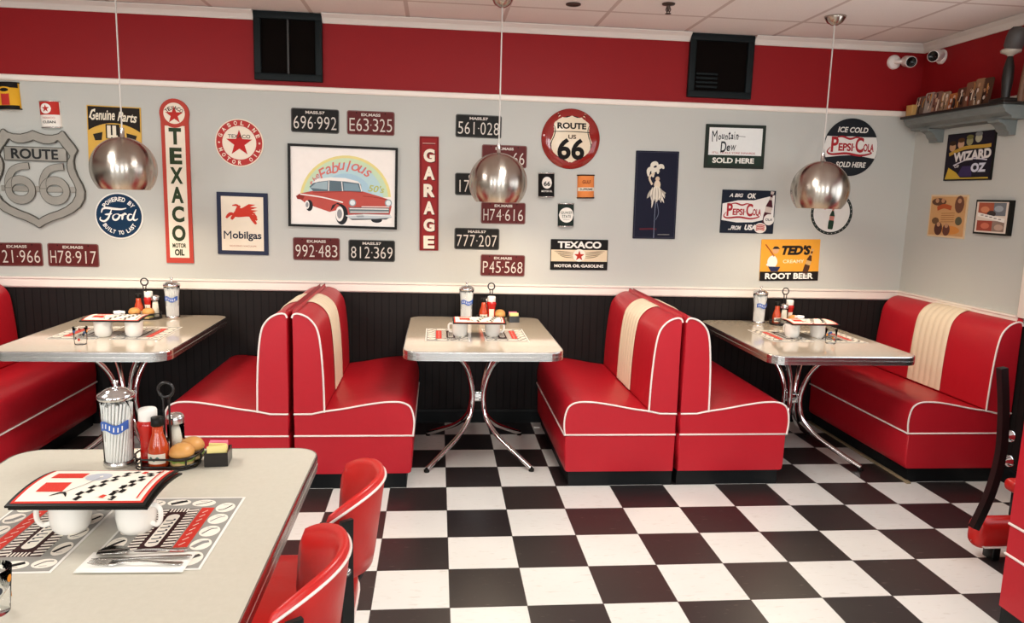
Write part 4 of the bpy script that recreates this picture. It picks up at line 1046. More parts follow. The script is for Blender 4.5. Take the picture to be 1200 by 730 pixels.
# tall TEXACO sign
ct, cb = on_y(204.4, 133), on_y(212.3, 308); rr_ = .5*(on_y(222.2, 137)-on_y(187.2, 135)).length
ctr = Vector(((ct.x+cb.x)/2, YW, (ct.z+rr_+cb.z)/2)); hh = ct.z+rr_-cb.z; hw = rr_*.93
def tall(w2, r, top, bot): return ell(0, top-r, r, r, 18, -15, 195)+[(-w2, top-1.6*r), (-w2, bot), (w2, bot), (w2, top-1.6*r)]
TR_, TW_, TG_ = P('#b4453a'), P('#e9dcc9'), P('#33402c')
root = sign_root(MB().prism(tall(hw, rr_, hh/2, -hh/2), .001, .012, TR_), 'tall_sign', 'tall red bordered white sign reading TEXACO downward with star on top', 'sign', ctr, 0)
ac = art_child(root, .0125); cyT = hh/2-rr_; k_ = rr_*.72
ac('panel', lambda A: (A.rect(-hw*.72, -hh/2+.035, hw*.72, hh/2-1.85*rr_, TW_, 1), A.oval(0, cyT, rr_*.98, rr_*.98, TR_, 1.5, 36), A.oval(0, cyT, k_, k_, TW_, 2, 32)))
ac('star', lambda A: (A.star(0, cyT-.12*rr_, rr_*.62, P('#b5322b'), 3), A.arc('TEXACO', 0, cyT-.35*rr_, rr_*.72, rr_*.26, 90, 86, P('#3a2a24'), 4, .02, .8)))
ys = [hh/2-1.85*rr_-.065-i*(hh-1.85*rr_-.26)/5.0 for i in range(6)]
ac('lettering', lambda A: [A.text(c, 0, y, hw*(.9 if c != 'O' else 1.0), .105, TG_, 2, .045) for c, y in zip('TEXACO', ys)]+[A.text('MOTOR', 0, -hh/2+.115, hw*1.0, .03, TG_, 2, .04), A.text('OIL', 0, -hh/2+.07, hw*.72, .043, TG_, 2, .05)])

# round GASOLINE / MOTOR OIL
def disc_pos(cx, cy, r_top, r_bot, l=None, r=None):
    a, b_ = on_y(cx, r_top), on_y(cx, r_bot); c = on_y(cx, cy); R = (a.z-b_.z)/2
    if l is not None: R = (R+.5*(on_y(r, cy).x-on_y(l, cy).x))/2; c = (on_y(l, cy)+on_y(r, cy))/2
    return Vector((c.x, YW, (a.z+b_.z)/2)), R
def disc_board(R, m, th=.008): return MB().lathe([(.0001, .001), (R, .001), (R, th-.002), (R-.002, th), (.0001, th)], m, 56, smooth=False)
pos, R = disc_pos(281, 167, 139, 195.7, 252.5, 309)
root = sign_root(disc_board(R, TW_), 'round_sign', 'round white and red sign reading GASOLINE MOTOR OIL around a star', 'sign', pos, 0)
ac = art_child(root, .0085)
ac('border', lambda A: (A.ring(0, 0, R*.70, R*.95, P('#b23a38'), 1), A.star(-.83*R, 0, .06*R, TW_, 2), A.star(.83*R, 0, .06*R, TW_, 2)))
ac('lettering', lambda A: A.arc('GASOLINE', 0, 0, R*.825, R*.17, 90, 138, TW_, 2, .03, .8)); ac('lettering', lambda A: (A.arc('MOTOR OIL', 0, 0, R*.825, R*.17, -90, 138, TW_, 2, .03, .8, True)))
ac('star', lambda A: (A.star(0, -.02*R, R*.56, P('#b62c2a'), 1), A.text('TEXACO', 0, .27*R, .92*R, .15*R, P('#33352c'), 2, .01)))

# flying red horse sign
pos, w, h, tilt = placed(((253.7, 224.4), (313, 226.7), (315.7, 298.9), (256.3, 297.6)))
root = sign_root(board(w, h, P('#2e3347'), .01), 'metal_sign', 'navy bordered sign with red winged horse reading Mobilgas', 'sign', pos, tilt)
ac = art_child(root, .0115); HR = P('#c23a2c')
ac('panel', lambda A: A.rect(-w*.415, -h*.435, w*.415, h*.435, P('#e4d8c4'), 1))
def horse(A):
    s_ = w
    body = [(-.12, .22), (-.06, .265), (.02, .255), (.10, .225), (.14, .19), (.17, .13), (.14, .10), (.06, .095), (-.02, .085), (-.10, .08), (-.17, .10), (-.18, .15), (-.155, .19)]
    A.fill([tuple(x)[:2] for x in [Vector((p[0]*s_, p[1]*s_+.04*h, 0)) for p in spline([(p[0], p[1], 0) for p in body], 3, True)]], HR, 1.5)
    def F(pts, L=1.6): A.fill([(x*s_, y*s_+.04*h) for x, y in pts], HR, L)
    F([(-.16, .17), (-.13, .24), (-.10, .30), (-.06, .325), (-.03, .30), (-.05, .25), (-.07, .2)])                   # neck
    F([(-.07, .33), (-.12, .345), (-.19, .325), (-.20, .30), (-.14, .305), (-.09, .29)])                             # head
    for tip in ((.26, .34), (.30, .285), (.31, .225), (.27, .175)): F([(-.05, .24), (tip[0]*.5, tip[1]+.01), tip, (tip[0]*.6, tip[1]-.045), (.0, .17)], 2)
    for leg in ([(-.16, .13), (-.24, .14), (-.32, .06)], [(-.15, .11), (-.19, .075), (-.215, .03)], [(.14, .14), (.20, .05), (.27, -.05)], [(.12, .12), (.21, .10), (.29, .03)]):
        A.stroke([(x*s_, y*s_+.04*h) for x, y in leg], [.012, .022], HR, 2)
    A.stroke([(.15*s_, .17*s_+.04*h), (.22*s_, .16*s_+.04*h), (.28*s_, .08*s_+.04*h)], .012, HR, 2)
ac('winged_horse', horse)
ac('lettering', lambda A: (A.text('M', -.298*w, -.185*h, .15*w, .13*h, P('#232a3c'), 2, 0), A.text('obilgas', .085*w, -.20*h, .57*w, .155*h, P('#232a3c'), 2, .025))); ac('lettering', lambda A: (A.text('SOCONY-VACUUM', 0, -.36*h, .52*w, .025*h, P('#a9543f'), 2, 0)))

# framed car picture
pos, w, h, tilt = placed(((336.8, 168.2), (465.9, 173.4), (465.9, 269), (339.5, 264.8)))
t = thing('framed_picture', 'black framed picture of a red classic car under a rainbow arc', 'picture', pos); t.rotation_euler = (PI/2, -tilt, 0); t.rotation_euler = (Matrix.Rotation(PI/2, 4, 'X') @ Matrix.Rotation(tilt, 4, 'Z')).to_euler()
fr = MB(); fw = .016
for a in ((-w/2, w/2, -h/2, -h/2+fw), (-w/2, w/2, h/2-fw, h/2), (-w/2, -w/2+fw, -h/2+fw, h/2-fw), (w/2-fw, w/2, -h/2+fw, h/2-fw)): fr.box(*a, .001, .024, BLACKPL)
fr.build('frame', t)
MB().box(-w/2+fw, w/2-fw, -h/2+fw, h/2-fw, .002, .010, P('#eee6dd', .3)).build('print', t)
def carpic(A):
    X = lambda p: ((p[0]/920-.5)*w*1.123, (.5-(p[1]-372-(p[0]-452)*.034)/620)*h*1.0 - h*.5)
    X = lambda p: ((p[0]-452)/818*w, -(p[1]-372-(p[0]-452)*.034)/620*h)
    F = lambda pts, m, L: A.fill([X(p) for p in pts], m, L)
    SK = lambda pts, wd, m, L, **k: A.stroke([X(p) for p in pts], wd, m, L, **k)
    arcp = lambda r, n=22: [(470+r*1.0*math.cos(math.radians(a)), 470-r*.98*math.sin(math.radians(a))) for a in [176-172*k/(n-1) for k in range(n)]]
    for r, m, L in ((343, P('#e3d68f'), .3), (322, P('#c6dab8'), .6), (285, P('#b6d3d6'), .9), (205, P('#a9c8d6'), 1.1)): F(arcp(r), m, L)
    F([(60, 480), (60, 660), (850, 680), (850, 480)], P('#eee6dd', .3), 1.2)
    def arcpat(a0, a1, r): return X((470+r*math.cos(math.radians(a0)), 470-r*math.sin(math.radians(a0))))
    PKL = P('#d4766c')
    for body, am, sp, hh_, rr in (('the', 147, 15, .075, 275), ('Fabulous', 91, 80, .135, 262)):
        n = len(body)
        for i, ch in enumerate(body):
            a = am-(i-(n-1)/2)/max(1, n-1)*sp; x, y = X((470+rr*math.cos(math.radians(a)), 455-rr*.92*math.sin(math.radians(a))))
            A.text(ch, x, y, None if ch not in 'lt' else None, hh_*h*(1 if ch in 'Fblht' else .68), PKL, 2.5, .008, .25, math.radians(a-90)*.75)
    A.text("50's", *X((700, 385)), .15*w, .085*h, P('#b7bb6a'), 2.5, .02, .2, -.08)
    CR, CD, CW, CG, TY = P('#b9544b'), P('#8e332d'), P('#ece7e0'), P('#5f7078'), P('#2b2c2f')
    F([(100, 440), (130, 420), (230, 400), (340, 395), (590, 402), (720, 440), (810, 470), (818, 520), (800, 600), (500, 600), (430, 540), (350, 560), (180, 500), (140, 470)], CR, 3)
    F([(200, 370), (250, 320), (340, 303), (460, 308), (560, 335), (585, 350), (592, 408), (470, 402), (230, 405)], CG, 3.2)
    F([(215, 345), (260, 310), (360, 298), (470, 304), (560, 328), (580, 345), (470, 330), (350, 322), (270, 332)], CW, 3.6)
    for a in ([(345, 325), (342, 400)], [(440, 330), (448, 402)], [(575, 345), (590, 405)]): SK(a, .006, CW, 3.6)
    F([(455, 340), (560, 350), (580, 400), (460, 398)], P('#7f98a3'), 3.4); F([(250, 340), (335, 328), (332, 392), (205, 378)], P('#9fb2b8'), 3.4)
    SK([(130, 425), (300, 450), (450, 488)], .008, CW, 3.8); SK([(225, 415), (470, 405), (600, 412)], .004, CD, 3.8)
    F([(100, 440), (125, 425), (165, 440), (150, 468), (110, 462)], CD, 3.7)
    for cx, cy, rx, ry in ((182, 505, 24, 40), (425, 575, 42, 72)): A.oval(*X((cx+16, cy+6)), rx*1.12/818*w, ry*1.06/620*h, TY, 3.9, 24); A.oval(*X((cx, cy)), rx*.72/818*w, ry*.8/620*h, CW, 4.1, 24); A.oval(*X((cx, cy)), rx*.45/818*w, ry*.5/620*h, P('#8f9092'), 4.3, 20)
    F([(355, 555), (370, 510), (410, 490), (470, 520), (440, 500), (400, 500), (380, 530)], TY, 4.0)
    A.oval(*X((705, 622)), 42/818*w, 22/620*h, TY, 2.8, 20)
    F([(490, 525), (800, 530), (800, 570), (500, 570)], P('#6d7a7c'), 4.0); SK([(500, 535), (795, 540)], .006, CW, 4.2); SK([(505, 560), (795, 562)], .006, CW, 4.2)
    F([(470, 585), (600, 575), (810, 582), (822, 605), (700, 612), (500, 612)], P('#bfc6c8'), 4.4); SK([(475, 592), (600, 584), (815, 592)], .004, CW, 4.7); F([(500, 612), (700, 612), (800, 606), (780, 618), (520, 622)], P('#4b4f52'), 4.2); F([(540, 580), (600, 575), (610, 600), (560, 602)], P('#9aa3a5'), 4.6)
    for cx, cy in ((522, 490), (793, 492)): A.oval(*X((cx, cy)), 27/818*w, 28/620*h, P('#8f9b9f'), 4.4, 20); A.oval(*X((cx, cy)), 19/818*w, 20/620*h, P('#dfe6e6'), 4.6, 20)
    SK([(600, 440), (700, 450), (790, 470)], .004, CD, 3.8); SK([(590, 520), (800, 522)], .005, CW, 4.2)
a_ = Art(.0105); carpic(a_); a_.build('car_drawing', t, recalc=False)

# round blue sign
pos, R = disc_pos(140, 252.6, 225.4, 280.2, 112, 168.2)
root = sign_root(disc_board(R, P('#e3e2da')), 'round_sign', 'round dark blue sign reading POWERED BY Ford BUILT TO LAST below the left lamp', 'sign', pos, 0)
ac = art_child(root, .0085); FW = P('#efece4'); FB = P('#17324d')
ac('field', lambda A: A.oval(0, 0, R*.94, R*.94, FB, 1, 48))
def ford(A):
    st = lambda pts, wd=None: A.stroke([(x*R, y*R) for x, y in pts], wd or [.025*R, .085*R], FW, 3)
    st([(-.72, .12), (-.66, .28), (-.5, .33), (-.2, .30), (.1, .29), (.32, .34)], [.03*R, .10*R]); st([(-.28, .30), (-.36, .1), (-.46, -.12), (-.62, -.24), (-.78, -.18), (-.76, -.06)]); st([(-.58, .05), (-.42, .06), (-.28, .1)])
    st([(-.12, .08), (-.24, .0), (-.24, -.14), (-.12, -.17), (.0, -.06), (.0, .06), (-.12, .08)]); st([(.0, .04), (.12, .03), (.2, .08)])
    st([(.16, .1), (.14, -.05), (.12, -.17)]); st([(.14, -.02), (.24, .1), (.32, .06)])
    st([(.56, .06), (.44, .08), (.36, -.04), (.4, -.16), (.52, -.14), (.58, .0)]); st([(.72, .30), (.63, .08), (.58, -.10), (.66, -.17), (.78, -.10)])
ac('script', ford)
ac('lettering', lambda A: (A.arc('POWERED BY', 0, 0, R*.72, R*.19, 90, 104, FW, 2, .03, .72))); ac('lettering', lambda A: (A.arc('BUILT TO LAST', 0, 0, R*.72, R*.17, -90, 112, FW, 2, .03, .66, True)))

# GARAGE strip
pos, w, h, tilt = placed(((492, 159.5), (514.8, 160.4), (513.2, 293.4), (491.4, 293.4)))
root = sign_root(board(w, h, P('#8e2a2a'), .01), 'tall_sign', 'narrow red sign reading GARAGE downward left of the middle plates', 'sign', pos, tilt)
ac = art_child(root, .0115); GY = [.335-.152*i for i in range(6)]
ac('border', lambda A: (A.frame(-w/2+.004, -h/2+.004, w/2-.004, h/2-.004, .008, P('#6e1f20'), 1), A.stroke([(-.32*w, .43*h), (.3*w, .43*h)], [.003, .012], P('#5a1b1a'), 2), A.stroke([(-.34*w, .44*h), (.32*w, .44*h)], .004, P('#c8a79a'), 3)))
ac('lettering', lambda A: [(A.text(c, .05*w, y*h-.006, .58*w, .115*h, P('#5a2422'), 2, .05), A.text(c, 0, y*h, .58*w, .115*h, P('#e8dcc8'), 3, .05)) for c, y in zip('GARAGE', GY)])

# domed ROUTE 66 button
pos, R = disc_pos(668.5, 163, 127, 198.5, 634.4, 702.4)
DR = mat('enamel_red', '#8d2520', .12, vary=.08, coat=.5)
b = MB().lathe([(.0001, .001), (R, .001), (R, .008), (R*.985, .013), (R*.8, .026), (R*.5, .034), (R*.2, .038), (.0001, .039)], DR, 56)
root = sign_root(b, 'round_sign', 'domed round red sign with cream shield reading ROUTE US 66', 'sign', pos, 0)
dome = lambda u, v: .038-.0295*min(1, (u*u+v*v)/R/R)**1.2
def grid_fill(A, pts, m, L):
    """outline as a fan of rings so it follows the dome"""
    rows = [[(p[0]*k, p[1]*k, A.w(p[0]*k, p[1]*k, L)) for p in pts] for k in (1, .8, .6, .4, .2, .02)]; A.grid(rows, m, True, closeu=True)
sh_ = [(x*.9, y-.03*R) for x, y in shield(1.72*R)]; scl = lambda k: [(x*k, (y+.03*R)*k-.03*R) for x, y in sh_]
SC = P('#e0cfb4', .2)
ac = art_child(root, .003)
ac('shield', lambda A: (grid_fill(A, sh_, P('#ead9b9', .2), 1), grid_fill(A, scl(.965), BK_, 2), grid_fill(A, scl(.915), SC, 3)), dome)
ac('lettering', lambda A: (A.text('ROUTE', 0, .42*R, .98*R, .21*R, BK_, 5, .04), A.stroke([(-.62*R, .22*R), (-.2*R, .23*R), (.2*R, .23*R), (.62*R, .22*R)], .025*R, BK_, 5), A.text('US', .02*R, .06*R, .27*R, .14*R, P('#4a3527'), 5, .03), A.text('66', 0, -.34*R, .92*R, .70*R, BK_, 7, .03)), dome)

# wide black sign with winged star
pos, w, h, tilt = placed(((645.4, 280.2), (712.3, 280.9), (711.6, 316.8), (644.6, 315.8)))
root = sign_root(board(w, h, P('#1c1a19')), 'metal_sign', 'black and cream sign reading TEXACO MOTOR OIL GASOLINE with winged star', 'sign', pos, tilt)
ac = art_child(root)
ac('band', lambda A: A.rect(-w/2+.004, -.22*h, w/2-.004, .16*h, P('#ddc9a9'), 1))
def wings(A):
    for s_ in (-1, 1):
        for k in range(4): A.stroke([(s_*.09*w, (-.10+.05*k)*h), (s_*(.24+.02*k)*w, (-.08+.06*k)*h), (s_*(.34+.035*k)*w, (-.02+.045*k)*h)], [.002, .007], P('#8d7a63'), 2)
    A.oval(0, -.02*h, .108*w, .108*w, P('#ece2d2'), 3, 28); A.star(0, -.035*h, .095*w, P('#b33325'), 4)
ac('winged_star', wings)
ac('lettering', lambda A: A.text('TEXACO', 0, .325*h, .76*w, .225*h, WH_, 2, .04)); ac('lettering', lambda A: (A.text('MOTOR OIL·GASOLINE', 0, -.365*h, .86*w, .10*h, WH_, 2, .03)))

# dark poster with pale feathery figure
pos, w, h, tilt = placed(((745.8, 176), (796, 178), (790, 279.6), (740.6, 279.8)))
root = sign_root(board(w, h, P('#1b1c2c'), .008), 'poster', 'tall dark blue poster with pale feathered figure in its centre', 'poster', pos, tilt)
ac = art_child(root, .0095); FE = P('#d8d0c0'); FE2 = P('#a79f92')
def feather(A):
    rnd = random.Random(4)
    for k in range(26):
        a = rnd.uniform(-2.6, -.5); r = rnd.uniform(.10, .2)*w; x0, y0 = rnd.uniform(-.13, .13)*w, rnd.uniform(.02, .08)*h
        A.stroke([(x0, y0), (x0+.5*r*math.cos(a), y0+.6*r*math.sin(a)*1.3), (x0+r*math.cos(a), y0+r*math.sin(a)*1.7)], [.002, .013], FE2 if k % 3 == 0 else FE, 1+.06*k)
    for x, y, s_ in ((-.05, .34, .07), (.09, .31, .08), (-.13, .28, .08), (-.02, .27, .06)): A.stroke([(x*w-.02, y*h-.04), (x*w-.02, y*h), (x*w+.005, y*h+.012), (x*w+.02, y*h-.005)], [.008, .03], FE, 3)
    A.oval(.02*w, .185*h, .05*w, .028*h, P('#cbb197'), 3.5, 16); A.oval(.02*w, .12*h, .075*w, .05*h, P('#d6c6ae'), 3.55, 18); A.oval(.01*w, .03*h, .12*w, .075*h, P('#d9cfbb'), 3.6, 20)
    for k in range(8): A.stroke([((-.09+.025*k)*w, .09*h), ((-.12+.035*k)*w, .02*h), ((-.1+.03*k)*w, -.06*h)], [.002, .008], FE2 if k % 2 else FE, 3.65+.02*k)
    A.stroke([(-.10*w, .12*h), (-.17*w, .2*h), (-.06*w, .25*h)], .014, P('#d2bfa6'), 3.7); A.stroke([(.1*w, .06*h), (.22*w, .02*h)], .012, FE2, 3.7)
    A.stroke([(.0, -.06*h), (-.01*w, -.25*h), (-.01*w, -.49*h)], [.007, .004], P('#6f7688'), 2); A.stroke([(.03*w, -.08*h), (.08*w, -.2*h), (.02*w, -.28*h)], .003, P('#6f7688'), 2)
ac('figure', feather)
ac('border', lambda A: (A.frame(-w/2+.008, -h/2+.008, w/2-.008, h/2-.008, .002, P('#4a4b58'), 1), A.stroke([(-.35*w, -.39*h), (-.1*w, -.385*h), (.05*w, -.39*h)], .012, P('#51222c'), 1.5), A.stroke([(.08*w, -.45*h), (.36*w, -.45*h)], .003, P('#a9a79f'), 2)))

# green framed white drink sign
pos, w, h, tilt = placed(((827.3, 145.3), (897.5, 147.3), (893.4, 198.3), (824.2, 196.6)))
root = sign_root(board(w, h, P('#2b322c'), .012), 'metal_sign', 'dark green framed white sign reading Mountain Dew SOLD HERE', 'sign', pos, tilt)
ac = art_child(root, .0135); DK = P('#20242a')
ac('panel', lambda A: (A.rect(-w*.445, -h*.20, w*.445, h*.425, P('#e2e3df'), 1), A.rect(-w*.445, -h*.425, w*.445, -h*.215, P('#29382f'), 1)))
ac('lettering', lambda A: ([A.text(c, x*w, y*h, wd*w, hh_*h, DK, 2, .02 if c not in 'Mw' else 0, .15, r) for c, x, y, wd, hh_, r in (('M', -.355, .23, .10, .25, .1), ('o', -.27, .20, .045, .11, 0), ('u', -.215, .22, .045, .11, 0), ('n', -.16, .20, .045, .11, 0), ('t', -.11, .25, .035, .19, 0), ('a', -.065, .22, .045, .11, 0), ('i', -.025, .25, .014, .18, 0), ('n', .02, .22, .045, .12, 0), ('D', -.20, -.01, .10, .25, .05), ('e', -.115, -.04, .06, .13, 0), ('w', -.03, -.03, .085, .13, 0))], 0)); ac('lettering', lambda A: A.text('SOLD HERE', -.02*w, -.32*h, .70*w, .125*h, P('#e8e6dc'), 2, .035)); ac('lettering', lambda A: (A.text("IT'LL TICKLE YORE INNARDS", -.02*w, -.145*h, .72*w, .045*h, P('#b0524e'), 2, .01)))
ac('dash', lambda A: A.stroke([(.04*w, .24*h), (.16*w, .23*h)], .003, DK, 2))

# cola signs
PR, PB = P('#a52c31'), P('#1e2430')
def cola_word(A, cx, cy, W, H, m, L=3, bold=.06):
    A.text('EPSI', cx-.125*W, cy-.04*H, .30*W, .38*H, m, L, .035); A.text('P', cx-.355*W, cy+.08*H, .15*W, .74*H, m, L+.2, .03); A.text('C', cx+.16*W, cy+.08*H, .17*W, .74*H, m, L+.2, .03); A.text('OLA', cx+.355*W, cy-.04*H, .22*W, .38*H, m, L, .035)
    A.text('·', cx+.045*W, cy-.02*H, .03*W, .06*H, m, L, bold)
    A.stroke([(cx-.44*W, cy-.05*H), (cx-.50*W, cy-.28*H), (cx-.40*W, cy-.40*H), (cx-.1*W, cy-.34*H), (cx+.2*W, cy-.42*H), (cx+.42*W, cy-.30*H), (cx+.36*W, cy-.22*H)], [.01*W, .045*W], m, L+.4)
    A.stroke([(cx-.40*W, cy+.36*H), (cx-.22*W, cy+.46*H), (cx-.05*W, cy+.36*H), (cx+.08*W, cy+.44*H), (cx+.2*W, cy+.40*H)], [.01*W, .04*W], m, L+.4)
def bottle2d(A, cx, cy, H, ang, glass, lab, L=4, cap=None):
    pr = [(.0, .055), (.02, .055), (.05, .04), (.09, .034), (.25, .04), (.36, .075), (.45, .105), (.6, .10), (.72, .115), (.95, .11), (1, .09)]
    pts = [(r, .5-y) for y, r in pr]+[(-r, .5-y) for y, r in pr[::-1]]
    c, s_ = math.cos(ang), math.sin(ang); T = lambda x, y: (cx+(x*c-y*s_)*H, cy+(x*s_+y*c)*H)
    A.fill([T(*p) for p in pts], glass, L)
    A.fill([T(*p) for p in ((-.1, .03), (.1, .03), (.1, -.14), (-.1, -.14))], lab, L+.5); A.fill([T(*p) for p in ((-.045, .41), (.045, .41), (.055, .5), (-.055, .5))], cap or lab, L+.5)
    A.fill([T(*p) for p in ((-.032, .32), (.032, .32), (.04, .24), (-.04, .24))], lab, L+.5)
pos, w, h, tilt = placed(((846.2, 222.3), (908.4, 223.4), (905.8, 274.3), (843.3, 272.4)))
root = sign_root(board(w, h, PB), 'metal_sign', 'rectangular sign with slanting bottle reading A BIG OK PEPSI COLA FROM USA', 'sign', pos, tilt)
ac = art_child(root)
ac('panel', lambda A: A.fill([(-w*.485, .18*h), (-.2*w, .26*h), (.1*w, .27*h), (w*.485, .40*h), (w*.485, -.12*h), (.1*w, -.24*h), (-.2*w, -.25*h), (-w*.485, -.20*h)], P('#e6e2dc'), 1))
ac('lettering', lambda A: (cola_word(A, -.09*w, .01*h, .72*w, .40*h, PR), A.text('A BIG', -.24*w, .375*h, .26*w, .085*h, P('#e6e2dc'), 2, .03, .3), A.text('OK', .05*w, .37*h, .16*w, .12*h, P('#e6e2dc'), 2, .04, .2), A.text('...FROM', -.23*w, -.375*h, .24*w, .10*h, P('#e6e2dc'), 2, .04, .3), A.text('USA', .06*w, -.36*h, .21*w, .13*h, P('#e6e2dc'), 2, .05, .25)))
def bsign(A):
    bottle2d(A, .385*w, .10*h, .78*h, -.16, P('#4a2028'), P('#c9b9ae'), 4); A.oval(.40*w, -.17*h, .10*w, .10*w, P('#e2dcd4'), 5.2, 20); A.text('OLA', .40*w, -.17*h, .13*w, .06*h, PB, 6)
    A.oval(.25*w, -.37*h, .115*w, .12*h, P('#e3d9cf'), 5.5, 22)
    for k in range(4): A.stroke([(.17*w, (-.42+.035*k)*h), (.25*w, (-.40+.035*k)*h), (.33*w, (-.42+.035*k)*h)], .007, P('#b5453f'), 6)
ac('bottle', bsign)
pos, R = disc_pos(997.5, 172.5, 138.6, 206.5)
pos.x = on_y(996.5, 172.5).x
root = sign_root(disc_board(R, P('#23262a')), 'round_sign', 'round dark sign reading ICE COLD PEPSI COLA SOLD HERE behind the right lamp', 'sign', pos, 0)
ac = art_child(root, .0085)
ac('band', lambda A: A.fill([(R*.985*math.cos(math.radians(a)), R*.985*math.sin(math.radians(a))) for a in (22, 12, 4, -4, -12, -22)]+[(.4*R, -.30*R), (0, -.27*R), (-.4*R, -.30*R)]+[(-R*.985*math.cos(math.radians(a)), R*.985*math.sin(math.radians(a))) for a in (-22, -12, -4, 4, 12, 22)]+[(-.4*R, .36*R), (0, .38*R), (.4*R, .36*R)], P('#e2dfd8'), 1))
ac('lettering', lambda A: (cola_word(A, .02*R, .03*R, 1.78*R, .72*R, PR), 0)); ac('lettering', lambda A: A.text('ICE COLD', .02*R, .60*R, 1.12*R, .19*R, P('#dedbd2'), 2, .03, .2)); ac('lettering', lambda A: (A.text('SOLD HERE', .05*R, -.60*R, 1.12*R, .19*R, P('#dedbd2'), 2, .03, .2)))
pos, R = disc_pos(973.8, 249, 222.5, 276, 949.6, 998)
root = sign_root(disc_board(R, P('#dcd9d2')), 'round_sign', 'small round white sign with a green bottle just below the right lamp', 'sign', pos, 0)
ac = art_child(root, .0085)
ac('border', lambda A: (A.ring(0, 0, R*.86, R*.99, P('#2b322f'), 1), [A.oval(R*.925*math.cos(k*.2), R*.925*math.sin(k*.2), R*.018, R*.018, P('#cfcabf'), 2, 6) for k in range(31)]))
ac('bottle', lambda A: (bottle2d(A, .03*R, -.18*R, 1.12*R, -.08, P('#263c2d'), P('#b8776a'), 3), A.stroke([(-.35*R, .15*R), (-.15*R, .26*R), (.1*R, .2*R), (.35*R, .3*R)], .05*R, P('#b0474a'), 2)))

# yellow root beer sign
pos, w, h, tilt = placed(((893, 281), (961, 279.8), (957.7, 329.2), (888.6, 328.5)))
root = sign_root(board(w, h, P('#dc9a35')), 'metal_sign', "yellow sign reading TED'S CREAMY ROOT BEER above the right table", 'sign', pos, tilt)
ac = art_child(root)
ac('band', lambda A: A.rect(-w/2, -h/2, w/2, -.275*h, P('#1d1a19'), 1))
ac('lettering', lambda A: (A.text("TED'S", .10*w, .24*h, .50*w, .235*h, P('#24201e'), 2, .06, .25), 0)); ac('lettering', lambda A: A.text('CREAMY', .06*w, -.03*h, .36*w, .085*h, P('#f0dcae'), 2, .02)); ac('lettering', lambda A: A.text('ROOT BEER', .0, -.385*h, .82*w, .145*h, P('#f1ede4'), 2, .035))
ac('boy', lambda A: (A.oval(-.30*w, -.04*h, .085*w, .15*h, P('#e3dcd4'), 2, 20), A.oval(-.255*w, .24*h, .055*w, .085*h, P('#c99a72'), 2.5, 18), A.fill([(-.31*w, .27*h), (-.28*w, .33*h), (-.22*w, .33*h), (-.18*w, .27*h)], P('#2c2a2c'), 3), A.stroke([(-.43*w, .38*h), (-.33*w, .2*h), (-.27*w, .08*h)], .008, P('#9a4a2a'), 3), A.stroke([(-.39*w, -.13*h), (-.3*w, .02*h), (-.25*w, .08*h)], .018, P('#e3dcd4'), 3.2), A.fill([(-.37*w, -.15*h), (-.16*w, -.16*h), (-.2*w, -.27*h), (-.32*w, -.27*h)], P('#2b3050'), 3)))
ac('bottle', lambda A: bottle2d(A, .32*w, -.03*h, .62*h, -.28, P('#4a3023'), P('#c8a06a'), 4))

# ------------------------------------------------------------------ right wall: posters, shelf
def framed(corners, name, label, inner, fw, fm, th, fn):
    pos, w, h, tilt = placed(corners, 'right')
    root = sign_root(board(w, h, fm, th, .003), name, label, 'poster', pos, tilt*.0, 'right')
    A = Art(th+.0015); A.rect(-w/2+fw, -h/2+fw, w/2-fw, h/2-fw, inner, 1); fn(A, w, h); A.build('printed_sheet', root, recalc=False)
def poster_a(A, w, h):
    for k in range(4): A.oval((-.36+.18*k)*w, (.22+.05*k)*h, .07*w, .095*h, P(('#b98f6c', '#c39a7c', '#8f8a62', '#a8a48c')[k]), 2, 16); A.oval((-.36+.18*k)*w, (.30+.05*k)*h, .075*w, .05*h, P(('#3a2a1c', '#54371f', '#6f6a3c', '#767a78')[k]), 2.5, 14)
    A.stroke([(-.42*w, .06*h), (-.1*w, .18*h), (.3*w, .19*h), (.45*w, .2*h)], .022, P('#b4903c'), 3)
    A.text('WIZARD', .08*w, .02*h, .78*w, .2*h, P('#d9d3cf'), 4, .05, 0, .05); A.text('OF', -.22*w, -.2*h, .1*w, .06*h, P('#d9d3cf'), 4); A.text('OZ', .24*w, -.24*h, .3*w, .19*h, P('#c9c9d6'), 4, .06)
    A.fill([(-.46*w, -.46*h), (-.1*w, -.46*h), (-.22*w, -.33*h), (-.40*w, -.22*h)], P('#c3a13a'), 3); A.stroke([(-.3*w, -.18*h), (.05*w, -.05*h), (.4*w, -.09*h)], .008, P('#c9c3cf'), 3)
    A.fill([(-.2*w, -.42*h), (.12*w, -.42*h), (.1*w, -.2*h), (-.1*w, -.2*h)], P('#3c2f55'), 2.5); A.rect(-.46*w, -.47*h, .46*w, -.44*h, P('#b49a3c'), 3)
framed(((1113, 157.5), (1169.7, 152.3), (1162.4, 211), (1107.8, 211.8)), 'poster', 'dark square poster reading WIZARD OF OZ below the grey shelf', P('#211c26'), .006, BLACKPL, .012, poster_a)
